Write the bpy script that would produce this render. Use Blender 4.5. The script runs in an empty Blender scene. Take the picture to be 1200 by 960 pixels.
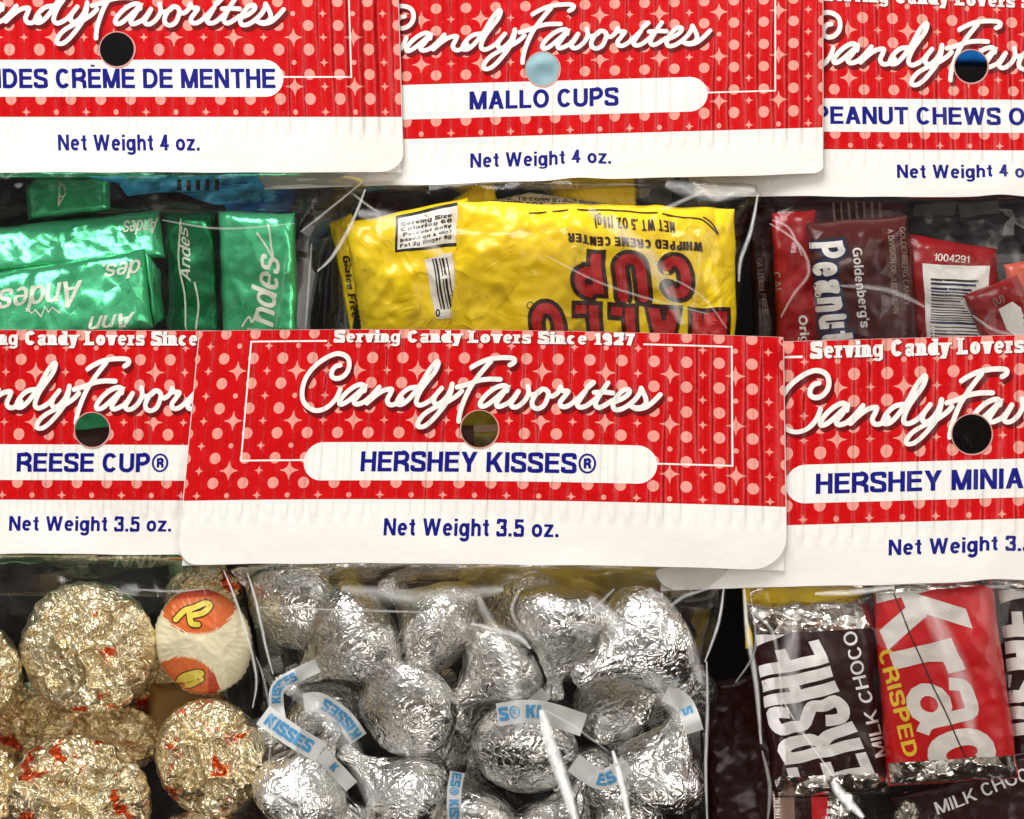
import bpy, math, random
from mathutils import Vector, Matrix, noise as mn
R = math.radians
C = bpy.context.scene.collection
SC = bpy.context.scene
random.seed(7)

# ------------------------------------------------------------------ camera, world, lamps, exposure
CAMD = 400.0                                   # camera distance in mm to the plane of the foremost card
cd = bpy.data.cameras.new('camera'); cam = bpy.data.objects.new('camera', cd); C.objects.link(cam)
cd.sensor_width = 36.0; cd.lens = 60.0; cd.clip_start = 0.01; cd.clip_end = 50
cam.location = (0, -CAMD/1000, 0); cam.rotation_euler = (R(90), 0, 0)
SC.camera = cam

w = bpy.data.worlds.new('World'); SC.world = w; w.use_nodes = True
nt = w.node_tree; bg = nt.nodes['Background']
tc = nt.nodes.new('ShaderNodeTexCoord'); sep = nt.nodes.new('ShaderNodeSeparateXYZ')
rp = nt.nodes.new('ShaderNodeValToRGB'); mp = nt.nodes.new('ShaderNodeMapRange'); my = nt.nodes.new('ShaderNodeMapRange')
nt.links.new(tc.outputs['Generated'], sep.inputs[0]); nt.links.new(sep.outputs['Z'], mp.inputs['Value'])
mp.inputs['From Min'].default_value = -1; mp.inputs['From Max'].default_value = 1
nt.links.new(mp.outputs[0], rp.inputs['Fac'])
rp.color_ramp.elements[0].position = .18; rp.color_ramp.elements[0].color = (.05, .030, .018, 1)      # floor
rp.color_ramp.elements[1].position = .80; rp.color_ramp.elements[1].color = (1.0, .985, .96, 1)       # ceiling
for p_, c_ in ((.40, (.30, .25, .20, 1)), (.52, (.86, .83, .78, 1))): e_ = rp.color_ramp.elements.new(p_); e_.color = c_
nt.links.new(sep.outputs['Y'], my.inputs['Value']); my.interpolation_type = 'SMOOTHSTEP'               # brightness added on the camera side for the foil to reflect
my.inputs['From Min'].default_value = .5; my.inputs['From Max'].default_value = -.7; my.inputs['To Min'].default_value = .25; my.inputs['To Max'].default_value = 1
mxw = nt.nodes.new('ShaderNodeMixRGB'); mxw.blend_type = 'MULTIPLY'; mxw.inputs[0].default_value = 1
nt.links.new(rp.outputs['Color'], mxw.inputs[1]); nt.links.new(my.outputs[0], mxw.inputs[2]); nt.links.new(mxw.outputs[0], bg.inputs['Color'])
# light and dark noise patches added to the unseen surroundings for foil reflections
wn_ = nt.nodes.new('ShaderNodeTexNoise'); wn_.inputs['Scale'].default_value = 2.6; wn_.inputs['Detail'].default_value = 2.0
nt.links.new(tc.outputs['Generated'], wn_.inputs['Vector'])
wr = nt.nodes.new('ShaderNodeMapRange'); wr.interpolation_type = 'SMOOTHSTEP'; nt.links.new(wn_.outputs[0], wr.inputs['Value'])
wr.inputs['From Min'].default_value = .40; wr.inputs['From Max'].default_value = .60; wr.inputs['To Min'].default_value = .46; wr.inputs['To Max'].default_value = 1.5
mx2 = nt.nodes.new('ShaderNodeMixRGB'); mx2.blend_type = 'MULTIPLY'; mx2.inputs[0].default_value = 1
nt.links.new(mxw.outputs[0], mx2.inputs[1]); nt.links.new(wr.outputs[0], mx2.inputs[2]); nt.links.new(mx2.outputs[0], bg.inputs['Color'])
bg.inputs['Strength'].default_value = .52

def area(name, loc, target, size, power, col=(1, .97, .92), sy=None):
    l = bpy.data.lights.new(name, 'AREA'); l.energy = power; l.size = size; l.color = col
    if sy: l.shape = 'RECTANGLE'; l.size_y = sy
    o = bpy.data.objects.new(name, l); C.objects.link(o); o.location = loc
    o.rotation_euler = (Vector(target)-Vector(loc)).to_track_quat('-Z', 'Y').to_euler()
    return o
area('ceiling_lamp', (-.24, -.36, .62), (0, .01, 0), .44, 6.6, (1, .985, .965), .32)
area('added_side_fill', (.70, -.58, .14), (0, 0, -.02), .40, 2.5, (1, .95, .88), .6)  # unseen fill lamp added at the right, no window known there
area('strip_lamp', (-.10, -.42, -.46), (0, 0, -.04), .50, 1.0, (1, .95, .88), .14)

SC.view_settings.view_transform = 'Standard'; SC.view_settings.look = 'None'
SC.view_settings.exposure = 0.06; SC.view_settings.gamma = 1; SC.view_settings.use_curve_mapping = False
try:
    SC.cycles.transparent_max_bounces = 24; SC.cycles.max_bounces = 10; SC.cycles.glossy_bounces = 5
    SC.cycles.sample_clamp_indirect = 6
except Exception: pass

# ------------------------------------------------------------------ materials
MATS = {}
def nodes_of(m):
    m.use_nodes = True; n = m.node_tree
    return n, n.nodes['Principled BSDF']
def mat(name, base, rough=.4, metal=0, spec=.5, bump=None, coat=0, coords='Object'):
    """bump: list of (kind, scale, distance in mm)"""
    if name in MATS: return MATS[name]
    m = bpy.data.materials.new(name); n, b = nodes_of(m)
    b.inputs['Base Color'].default_value = (*base, 1); b.inputs['Roughness'].default_value = rough
    b.inputs['Metallic'].default_value = metal; b.inputs['Specular IOR Level'].default_value = spec
    b.inputs['Coat Weight'].default_value = coat; b.inputs['Coat Roughness'].default_value = .12
    if bump: add_bump(n, b, bump, coords)
    MATS[name] = m; return m
def add_bump(n, b, bump, coords='Object'):
    t = n.nodes.new('ShaderNodeTexCoord'); prev = None
    for kind, sc, dist in bump:
        if kind == 'crease':
            v = n.nodes.new('ShaderNodeTexVoronoi'); v.feature = 'DISTANCE_TO_EDGE'; v.inputs['Scale'].default_value = sc
            wz = n.nodes.new('ShaderNodeTexNoise'); wz.inputs['Scale'].default_value = sc*.8; wz.inputs['Detail'].default_value = 3
            mx = n.nodes.new('ShaderNodeMixRGB'); mx.blend_type = 'LINEAR_LIGHT'; mx.inputs[0].default_value = .6/sc*1.0
            n.links.new(t.outputs[coords], wz.inputs['Vector']); n.links.new(t.outputs[coords], mx.inputs[1])
            n.links.new(wz.outputs['Color'], mx.inputs[2]); n.links.new(mx.outputs[0], v.inputs['Vector'])
            h = v.outputs['Distance']
        elif kind == 'crumple':
            # flat facets of random tilt meeting in sharp folds, as in crushed foil or film; dist = steepness
            v = n.nodes.new('ShaderNodeTexVoronoi'); v.feature = 'F1'; v.inputs['Scale'].default_value = sc
            wz = n.nodes.new('ShaderNodeTexNoise'); wz.inputs['Scale'].default_value = sc*.7; wz.inputs['Detail'].default_value = 1.5
            mx = n.nodes.new('ShaderNodeMixRGB'); mx.blend_type = 'LINEAR_LIGHT'; mx.inputs[0].default_value = .55/sc
            n.links.new(t.outputs[coords], wz.inputs['Vector']); n.links.new(t.outputs[coords], mx.inputs[1])
            n.links.new(wz.outputs['Color'], mx.inputs[2]); n.links.new(mx.outputs[0], v.inputs['Vector'])
            s1 = n.nodes.new('ShaderNodeVectorMath'); s1.operation = 'SUBTRACT'; n.links.new(mx.outputs[0], s1.inputs[0]); n.links.new(v.outputs['Position'], s1.inputs[1])
            s2 = n.nodes.new('ShaderNodeVectorMath'); s2.operation = 'SUBTRACT'; n.links.new(v.outputs['Color'], s2.inputs[0]); s2.inputs[1].default_value = (.5, .5, .5)
            dt = n.nodes.new('ShaderNodeVectorMath'); dt.operation = 'DOT_PRODUCT'; n.links.new(s1.outputs[0], dt.inputs[0]); n.links.new(s2.outputs[0], dt.inputs[1])
            h = dt.outputs['Value']; dist = dist*1000
        elif kind == 'facet':
            v = n.nodes.new('ShaderNodeTexVoronoi'); v.feature = 'F1'; v.inputs['Scale'].default_value = sc
            wz = n.nodes.new('ShaderNodeTexNoise'); wz.inputs['Scale'].default_value = sc*.6; wz.inputs['Detail'].default_value = 2
            mx = n.nodes.new('ShaderNodeMixRGB'); mx.blend_type = 'LINEAR_LIGHT'; mx.inputs[0].default_value = .9/sc
            n.links.new(t.outputs[coords], wz.inputs['Vector']); n.links.new(t.outputs[coords], mx.inputs[1])
            n.links.new(wz.outputs['Color'], mx.inputs[2]); n.links.new(mx.outputs[0], v.inputs['Vector'])
            h = v.outputs['Distance']
        elif kind == 'worm':
            # thin meandering wrinkles
            v = n.nodes.new('ShaderNodeTexNoise'); v.inputs['Scale'].default_value = sc; v.inputs['Detail'].default_value = 2.5; v.inputs['Distortion'].default_value = 1.4
            n.links.new(t.outputs[coords], v.inputs['Vector'])
            h = math_node(n, 'POWER', math_node(n, 'SUBTRACT', 1.0, math_node(n, 'ABSOLUTE', math_node(n, 'MULTIPLY', math_node(n, 'SUBTRACT', v.outputs[0], .5), 3.2))), 3.0)
        else:
            v = n.nodes.new('ShaderNodeTexNoise'); v.inputs['Scale'].default_value = sc
            v.inputs['Detail'].default_value = 4; v.inputs['Distortion'].default_value = .6
            n.links.new(t.outputs[coords], v.inputs['Vector']); h = v.outputs[0]
        bp = n.nodes.new('ShaderNodeBump'); bp.inputs['Strength'].default_value = 1; bp.inputs['Distance'].default_value = dist/1000
        n.links.new(h, bp.inputs['Height'])
        if prev: n.links.new(prev.outputs[0], bp.inputs['Normal'])
        prev = bp
    n.links.new(prev.outputs[0], b.inputs['Normal']); return prev

def math_node(n, op, a, b=None, c=None):
    x = n.nodes.new('ShaderNodeMath'); x.operation = op
    for i, v in enumerate((a, b, c)):
        if v is None: continue
        if isinstance(v, (int, float)): x.inputs[i].default_value = v
        else: n.links.new(v, x.inputs[i])
    return x.outputs[0]
def card_mat(name, base, rough, wear=0.0, wearcol=(.9, .5, .45), amp=.28):
    """printed card stock: crimped ribs (in the card's own template coordinates) and ink cracked along the ribs"""
    if name in MATS: return MATS[name]
    m = bpy.data.materials.new(name); n, b = nodes_of(m)
    b.inputs['Base Color'].default_value = (*base, 1); b.inputs['Roughness'].default_value = rough
    b.inputs['Specular IOR Level'].default_value = .3
    uv = n.nodes.new('ShaderNodeUVMap'); uv.uv_map = 'print'
    s = n.nodes.new('ShaderNodeSeparateXYZ'); n.links.new(uv.outputs[0], s.inputs[0])
    u, v = s.outputs[0], s.outputs[1]
    nz = n.nodes.new('ShaderNodeTexNoise'); nz.inputs['Scale'].default_value = 2.2; nz.inputs['Detail'].default_value = 3
    cmb = n.nodes.new('ShaderNodeCombineXYZ'); n.links.new(u, cmb.inputs[0]); n.links.new(math_node(n, 'MULTIPLY', v, .22), cmb.inputs[1])
    n.links.new(cmb.outputs[0], nz.inputs['Vector'])
    ph = math_node(n, 'ADD', math_node(n, 'MULTIPLY', u, 2*math.pi/.182), math_node(n, 'MULTIPLY', nz.outputs[0], 3.4))
    sn = math_node(n, 'SINE', ph)
    sn = math_node(n, 'MULTIPLY', math_node(n, 'SIGN', sn), math_node(n, 'POWER', math_node(n, 'ABSOLUTE', sn), .7))
    mk = n.nodes.new('ShaderNodeMapRange'); mk.interpolation_type = 'SMOOTHSTEP'; n.links.new(v, mk.inputs['Value'])
    mk.inputs['From Min'].default_value = 6.16; mk.inputs['From Max'].default_value = 5.98
    ampn = n.nodes.new('ShaderNodeMapRange'); n.links.new(nz.outputs[0], ampn.inputs['Value'])
    ampn.inputs['From Min'].default_value = .3; ampn.inputs['From Max'].default_value = .7
    ampn.inputs['To Min'].default_value = .12; ampn.inputs['To Max'].default_value = 1.25
    h = math_node(n, 'MULTIPLY', math_node(n, 'MULTIPLY', sn, mk.outputs[0]), ampn.outputs[0])
    fz = n.nodes.new('ShaderNodeTexNoise'); fz.inputs['Scale'].default_value = 3.0; fz.inputs['Detail'].default_value = 5
    n.links.new(uv.outputs[0], fz.inputs['Vector'])
    h2 = math_node(n, 'ADD', h, math_node(n, 'MULTIPLY', fz.outputs[0], 1.3))
    bp = n.nodes.new('ShaderNodeBump'); bp.inputs['Strength'].default_value = 1; bp.inputs['Distance'].default_value = amp/1000
    n.links.new(h2, bp.inputs['Height']); n.links.new(bp.outputs[0], b.inputs['Normal'])
    if wear:
        wn = n.nodes.new('ShaderNodeTexNoise'); wn.inputs['Scale'].default_value = 9; wn.inputs['Detail'].default_value = 6; wn.inputs['Roughness'].default_value = .75
        c2 = n.nodes.new('ShaderNodeCombineXYZ'); n.links.new(math_node(n, 'MULTIPLY', u, 3.2), c2.inputs[0]); n.links.new(math_node(n, 'MULTIPLY', v, .5), c2.inputs[1])
        n.links.new(c2.outputs[0], wn.inputs['Vector'])
        rg = n.nodes.new('ShaderNodeMapRange'); n.links.new(wn.outputs[0], rg.inputs['Value'])
        rg.inputs['From Min'].default_value = .60; rg.inputs['From Max'].default_value = .80; rg.inputs['To Max'].default_value = wear
        low = n.nodes.new('ShaderNodeMapRange'); n.links.new(nz.outputs[0], low.inputs['Value'])
        low.inputs['From Min'].default_value = .42; low.inputs['From Max'].default_value = .62
        mx = n.nodes.new('ShaderNodeMixRGB'); mx.inputs[1].default_value = (*base, 1); mx.inputs[2].default_value = (*wearcol, 1)
        n.links.new(math_node(n, 'MULTIPLY', rg.outputs[0], low.outputs[0]), mx.inputs[0]); n.links.new(mx.outputs[0], b.inputs['Base Color'])
    MATS[name] = m; return m

def film_mat(name, sc=60, dist=.5, gloss=1.0, haze=.012, tint=(.975, .972, .965)):
    if name in MATS: return MATS[name]
    m = bpy.data.materials.new(name); m.use_nodes = True; n = m.node_tree; n.nodes.clear()
    out = n.nodes.new('ShaderNodeOutputMaterial'); tr = n.nodes.new('ShaderNodeBsdfTransparent'); gl = n.nodes.new('ShaderNodeBsdfGlossy')
    df = n.nodes.new('ShaderNodeBsdfDiffuse'); df.inputs[0].default_value = (.85, .84, .82, 1)
    tr.inputs[0].default_value = (*tint, 1); gl.inputs['Roughness'].default_value = .10; gl.inputs['Color'].default_value = (1, 1, 1, 1)
    fr = n.nodes.new('ShaderNodeFresnel'); fr.inputs[0].default_value = 1.42
    class B: pass
    dummy = n.nodes.new('ShaderNodeBsdfPrincipled')
    bp = add_bump(n, dummy, [('crumple', sc, dist), ('noise', sc*1.6, dist*.5)]); n.nodes.remove(dummy)
    n.links.new(bp.outputs[0], gl.inputs['Normal']); n.links.new(bp.outputs[0], fr.inputs['Normal'])
    a = n.nodes.new('ShaderNodeMixShader'); b = n.nodes.new('ShaderNodeMixShader')
    n.links.new(math_node(n, 'MULTIPLY', fr.outputs[0], gloss), b.inputs[0])
    a.inputs[0].default_value = haze
    n.links.new(tr.outputs[0], a.inputs[1]); n.links.new(df.outputs[0], a.inputs[2])
    n.links.new(a.outputs[0], b.inputs[1]); n.links.new(gl.outputs[0], b.inputs[2]); n.links.new(b.outputs[0], out.inputs[0])
    MATS[name] = m; return m
def glare_streak_mat(name, op, col=(.95, .94, .92)):  # translucent strip whose whitish colour stands for glints on the film
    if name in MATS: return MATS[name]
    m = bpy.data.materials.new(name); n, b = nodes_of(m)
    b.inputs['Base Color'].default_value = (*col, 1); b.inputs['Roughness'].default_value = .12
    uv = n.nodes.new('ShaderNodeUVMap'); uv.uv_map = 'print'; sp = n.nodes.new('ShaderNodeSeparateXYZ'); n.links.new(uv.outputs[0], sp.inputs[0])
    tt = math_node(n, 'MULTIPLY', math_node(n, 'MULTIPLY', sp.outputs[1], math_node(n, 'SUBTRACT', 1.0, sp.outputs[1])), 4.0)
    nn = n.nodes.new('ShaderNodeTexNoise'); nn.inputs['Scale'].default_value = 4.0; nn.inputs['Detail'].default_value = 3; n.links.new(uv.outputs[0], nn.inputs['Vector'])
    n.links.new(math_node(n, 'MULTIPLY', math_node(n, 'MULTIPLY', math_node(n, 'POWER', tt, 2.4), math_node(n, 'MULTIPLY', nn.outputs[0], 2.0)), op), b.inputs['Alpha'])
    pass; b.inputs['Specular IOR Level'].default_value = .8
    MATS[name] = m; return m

CARD = card_mat('card stock', (.87, .845, .805), .45, amp=.23)
RED = card_mat('red ink', (.60, .001, .003), .28, amp=.40, wear=.6, wearcol=(.85, .42, .36))
PINK = card_mat('pink ink', (.84, .33, .27), .36, amp=.38)
DKRED = card_mat('dark red ink', (.15, .001, .003), .35)
WHITE = card_mat('white print', (.88, .86, .82), .40, amp=.26)
LIP = mat('cut card edge', (.62, .30, .26), .6)
BLUE = card_mat('navy ink', (.003, .005, .20), .4, wear=.15, wearcol=(.3, .3, .6), amp=.12)
SILVER = mat('silver foil', (.86, .85, .825), .19, 1, bump=[('crumple', 95, .20), ('worm', 280, .19), ('crease', 170, .22)])
GOLD = None
PAPER = mat('tissue flag paper', (.86, .86, .84), .6); PAPER.node_tree.nodes['Principled BSDF'].inputs['Alpha'].default_value = .72
FLAGBLUE = mat('flag blue print', (.07, .33, .62), .5)
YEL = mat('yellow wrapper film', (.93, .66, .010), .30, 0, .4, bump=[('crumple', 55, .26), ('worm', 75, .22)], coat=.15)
YELD = mat('yellow wrapper with painted shade', (.86, .60, .010), .33, 0, .4, bump=[('crumple', 70, .3)], coat=.1)  # darker copy of the wrapper yellow, shade put into the colour
MAL_RED = mat('wrapper red ink', (.50, .008, .008), .35)
MAL_DK = mat('wrapper brown ink', (.035, .006, .004), .35)
WPR = mat('wrapper white ink', (.78, .75, .70), .4)
BLK = mat('wrapper black ink', (.008, .006, .006), .4)
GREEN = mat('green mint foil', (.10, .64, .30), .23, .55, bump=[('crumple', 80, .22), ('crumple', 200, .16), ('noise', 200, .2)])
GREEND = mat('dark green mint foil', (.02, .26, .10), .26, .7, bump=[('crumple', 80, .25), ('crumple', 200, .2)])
CREAM = mat('cream mint print', (.90, .91, .76), .4, .2)
BROWN = mat('dark brown wrapper', (.030, .005, .004), .3, 0, .3, bump=[('crumple', 60, .3), ('noise', 160, .15)], coat=.12)
MAROON = mat('maroon wrapper', (.065, .006, .005), .3, 0, .3, bump=[('crumple', 60, .3), ('noise', 160, .15)], coat=.12)
REDW = mat('red wrapper', (.29, .005, .006), .3, 0, .35, bump=[('crumple', 60, .25), ('noise', 160, .12)], coat=.12)
REDK = mat('bright red bar wrapper', (.60, .005, .008), .35, 0, .35, bump=[('crumple', 45, .15)], coat=.1)
NAVY = mat('navy ink on wrapper', (.006, .008, .07), .35)
BARFOIL = mat('bar end foil', (.80, .77, .72), .2, 1, bump=[('crumple', 110, .8), ('crumple', 300, .5)])
BARINK = mat('silver bar lettering', (.90, .885, .86), .32, .10)
BARBRN = mat('bar brown paper', (.024, .004, .004), .32, 0, .3, coat=.1, bump=[('crumple', 50, .2)])
YTXT = mat('yellow lettering', (.88, .58, .03), .4)
TAN = mat('tan print', (.30, .19, .14), .4)
BLUEP = mat('blue packet film', (.015, .20, .66), .25, .1, bump=[('crumple', 60, .4)], coat=.2)
CYAN = mat('light blue packet print', (.06, .58, .92), .3, 0, bump=[('facet', 60, .5)])
DARKP = mat('dark packet film', (.016, .010, .012), .25, 0, .4, bump=[('crumple', 55, .5)], coat=.2)
GREYP = mat('grey packet print', (.30, .29, .28), .4, 0, .5, bump=[('facet', 80, .5)])
PALEB = mat('pale blue card', (.42, .66, .74), .5)
BACK = mat('dark display back', (.004, .003, .003), .7, 0, .1)
FILM = film_mat('clear bag film', 42, .22, .45, .0)
FILM2 = film_mat('clear bag film crisp', 48, .26, .55, .0)
CREASE = glare_streak_mat('film fold with painted glint', .50)  # bag edges and folds, their bright glints put into the colour
GLARE_W = glare_streak_mat('white glare painted on the film', 1.1, (1, 1, 1))  # glare streaks painted as white strips
SHEEN_F = glare_streak_mat('faint painted film sheen', .26)  # faint glints and wide haze bands painted as translucent strips

# ------------------------------------------------------------------ geometry helpers
def at(px, py, Y):
    """pixel of the photograph (1200 x 960) and a depth in mm behind the front card -> metres"""
    s = (CAMD+Y)/CAMD*.2
    return ((px-600)*s/1000, Y/1000, (480-py)*s/1000)

class MB:
    def __init__(self): self.V = []; self.F = []; self.M = []; self.UV = []; self.mats = []; self.flat = set()
    def mi(self, m):
        if m not in self.mats: self.mats.append(m)
        return self.mats.index(m)
    def v(self, co, uv=(0, 0)): self.V.append(co); self.UV.append(uv); return len(self.V)-1
    def f(self, idx, m, flat=False):
        if flat: self.flat.add(len(self.F))
        self.F.append(tuple(idx)); self.M.append(self.mi(m))
def inv_basis(o): return o.matrix_basis.inverted()
def build(name, mb, parent=None, smooth=True, origin=None, label=None, cat=None, group=None, kind=None):
    if origin is None:
        n = max(1, len(mb.V)); origin = tuple(sum(c[i] for c in mb.V)/n for i in range(3))
    me = bpy.data.meshes.new(name)
    me.from_pydata([(c[0]-origin[0], c[1]-origin[1], c[2]-origin[2]) for c in mb.V], [], mb.F)
    for m in mb.mats: me.materials.append(m)
    me.polygons.foreach_set('material_index', mb.M)
    if smooth: me.polygons.foreach_set('use_smooth', [i not in mb.flat for i in range(len(mb.F))])
    uvl = me.uv_layers.new(name='print')
    li = [0]*len(me.loops); me.loops.foreach_get('vertex_index', li)
    flat = []
    for i in li: flat += mb.UV[i]
    uvl.data.foreach_set('uv', flat); me.update()
    o = bpy.data.objects.new(name, me); C.objects.link(o); o.location = origin
    if parent: o.parent = parent; o.matrix_parent_inverse = inv_basis(parent)
    tag(o, label, cat, group, kind); return o
def tag(o, label=None, cat=None, group=None, kind=None):
    for k, v in (('label', label), ('category', cat), ('group', group), ('kind', kind)):
        if v: o[k] = v
    return o
def empty(name, loc, label, cat, group=None):
    o = bpy.data.objects.new(name, None); C.objects.link(o); o.location = loc; o.empty_display_size = .01
    return tag(o, label, cat, group)
def nz(x, y, z=0.0): return mn.noise(Vector((x, y, z)))
def lerp(a, b, t): return a+(b-a)*t
def smooth(a, b, x):
    t = max(0, min(1, (x-a)/(b-a))); return t*t*(3-2*t)
def interp(kn, x):
    for i in range(len(kn)-1):
        if x <= kn[i+1][0] or i == len(kn)-2:
            (a, p), (b, q) = kn[i], kn[i+1]; return p+(q-p)*(x-a)/(b-a)
def catmull(P, n=6, closed=False):
    out = []; m = len(P)
    rng = range(m) if closed else range(m-1)
    for i in rng:
        p0 = P[(i-1) % m] if closed or i > 0 else P[0]; p1 = P[i]; p2 = P[(i+1) % m]
        p3 = P[(i+2) % m] if closed or i+2 < m else P[-1]
        for k in range(n):
            t = k/n; t2 = t*t; t3 = t2*t
            out.append(tuple(.5*((2*p1[j])+(-p0[j]+p2[j])*t+(2*p0[j]-5*p1[j]+4*p2[j]-p3[j])*t2+(-p0[j]+3*p1[j]-3*p2[j]+p3[j])*t3) for j in range(2)))
    if not closed: out.append(P[-1])
    return out
def strip2d(P, w, closed=False, caps=False, wf=None):
    """-> (verts, faces, order) of a ribbon along the 2-D polyline P"""
    n = len(P); V = []; F = []
    for i in range(n):
        a = P[i-1] if (i > 0 or closed) else None; b = P[i]; c = P[(i+1) % n] if (i < n-1 or closed) else None
        def nrm(p, q):
            dx, dy = q[0]-p[0], q[1]-p[1]; l = math.hypot(dx, dy) or 1e-9; return (-dy/l, dx/l)
        if a is None: nx, ny = nrm(b, c); s = 1
        elif c is None: nx, ny = nrm(a, b); s = 1
        else:
            n1 = nrm(a, b); n2 = nrm(b, c); nx, ny = n1[0]+n2[0], n1[1]+n2[1]; l = math.hypot(nx, ny)
            if l < .25: nx, ny = n2; s = 1
            else:
                nx /= l; ny /= l; s = min(1.9, 1/max(.3, nx*n1[0]+ny*n1[1]))
        h = w/2*s*(wf(i/(n-1)) if wf else 1)
        V.append((b[0]+nx*h, b[1]+ny*h)); V.append((b[0]-nx*h, b[1]-ny*h))
    m = n if closed else n-1
    for i in range(m):
        j = (i+1) % n; F.append((2*i, 2*i+1, 2*j+1, 2*j))
    if caps and not closed:
        for (e, q) in ((0, 1), (n-1, n-2)):
            cx, cy = P[e]; dx, dy = cx-P[q][0], cy-P[q][1]; a0 = math.atan2(dy, dx)
            base = len(V)
            for k in range(7):
                a = a0-math.pi/2+math.pi*k/6; V.append((cx+math.cos(a)*w/2, cy+math.sin(a)*w/2))
            F.append(tuple(range(base, base+7)))
    return V, F
def rot(p, a): c, s = math.cos(a), math.sin(a); return (p[0]*c-p[1]*s, p[0]*s+p[1]*c)

# ------------------------------------------------------------------ a grotesque stroke alphabet (cap height 1)
def arc(cx, cy, rx, ry, a0, a1, n=14, p=2.1):
    out = []
    for i in range(n+1):
        a = R(a0+(a1-a0)*i/n); c, s = math.cos(a), math.sin(a)
        out.append((cx+rx*math.copysign(abs(c)**(2/p), c), cy+ry*math.copysign(abs(s)**(2/p), s)))
    return out
WID = dict(H=.72, E=.66, R=.72, S=.68, Y=.76, K=.76, I=.20, N=.73, M=.86, A=.78, L=.60, O=.80, C=.72, U=.72, P=.68, D=.74, T=.68, W=1.10, G=.80, F=.62,
           B=.72, V=.76, Z=.68, X=.76, J=.58, e=.58, t=.36, i=.19, g=.60, h=.57, o=.62, z=.54, n=.57, d=.60, s=.55, r=.39, v=.60, y=.60, a=.58, c=.57, l=.19, u=.57, b=.60, k=.58, m=.9)
WID.update({'È': .66, '4': .60, '3': .60, '5': .60, '1': .36, '9': .60, '2': .60, '7': .58, '0': .60, '6': .60, '8': .60, '.': .20, '(': .3, ')': .3, "'": .18, '®': .80, ' ': .28, ',': .2, '*': .3})
XH = .735
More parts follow.
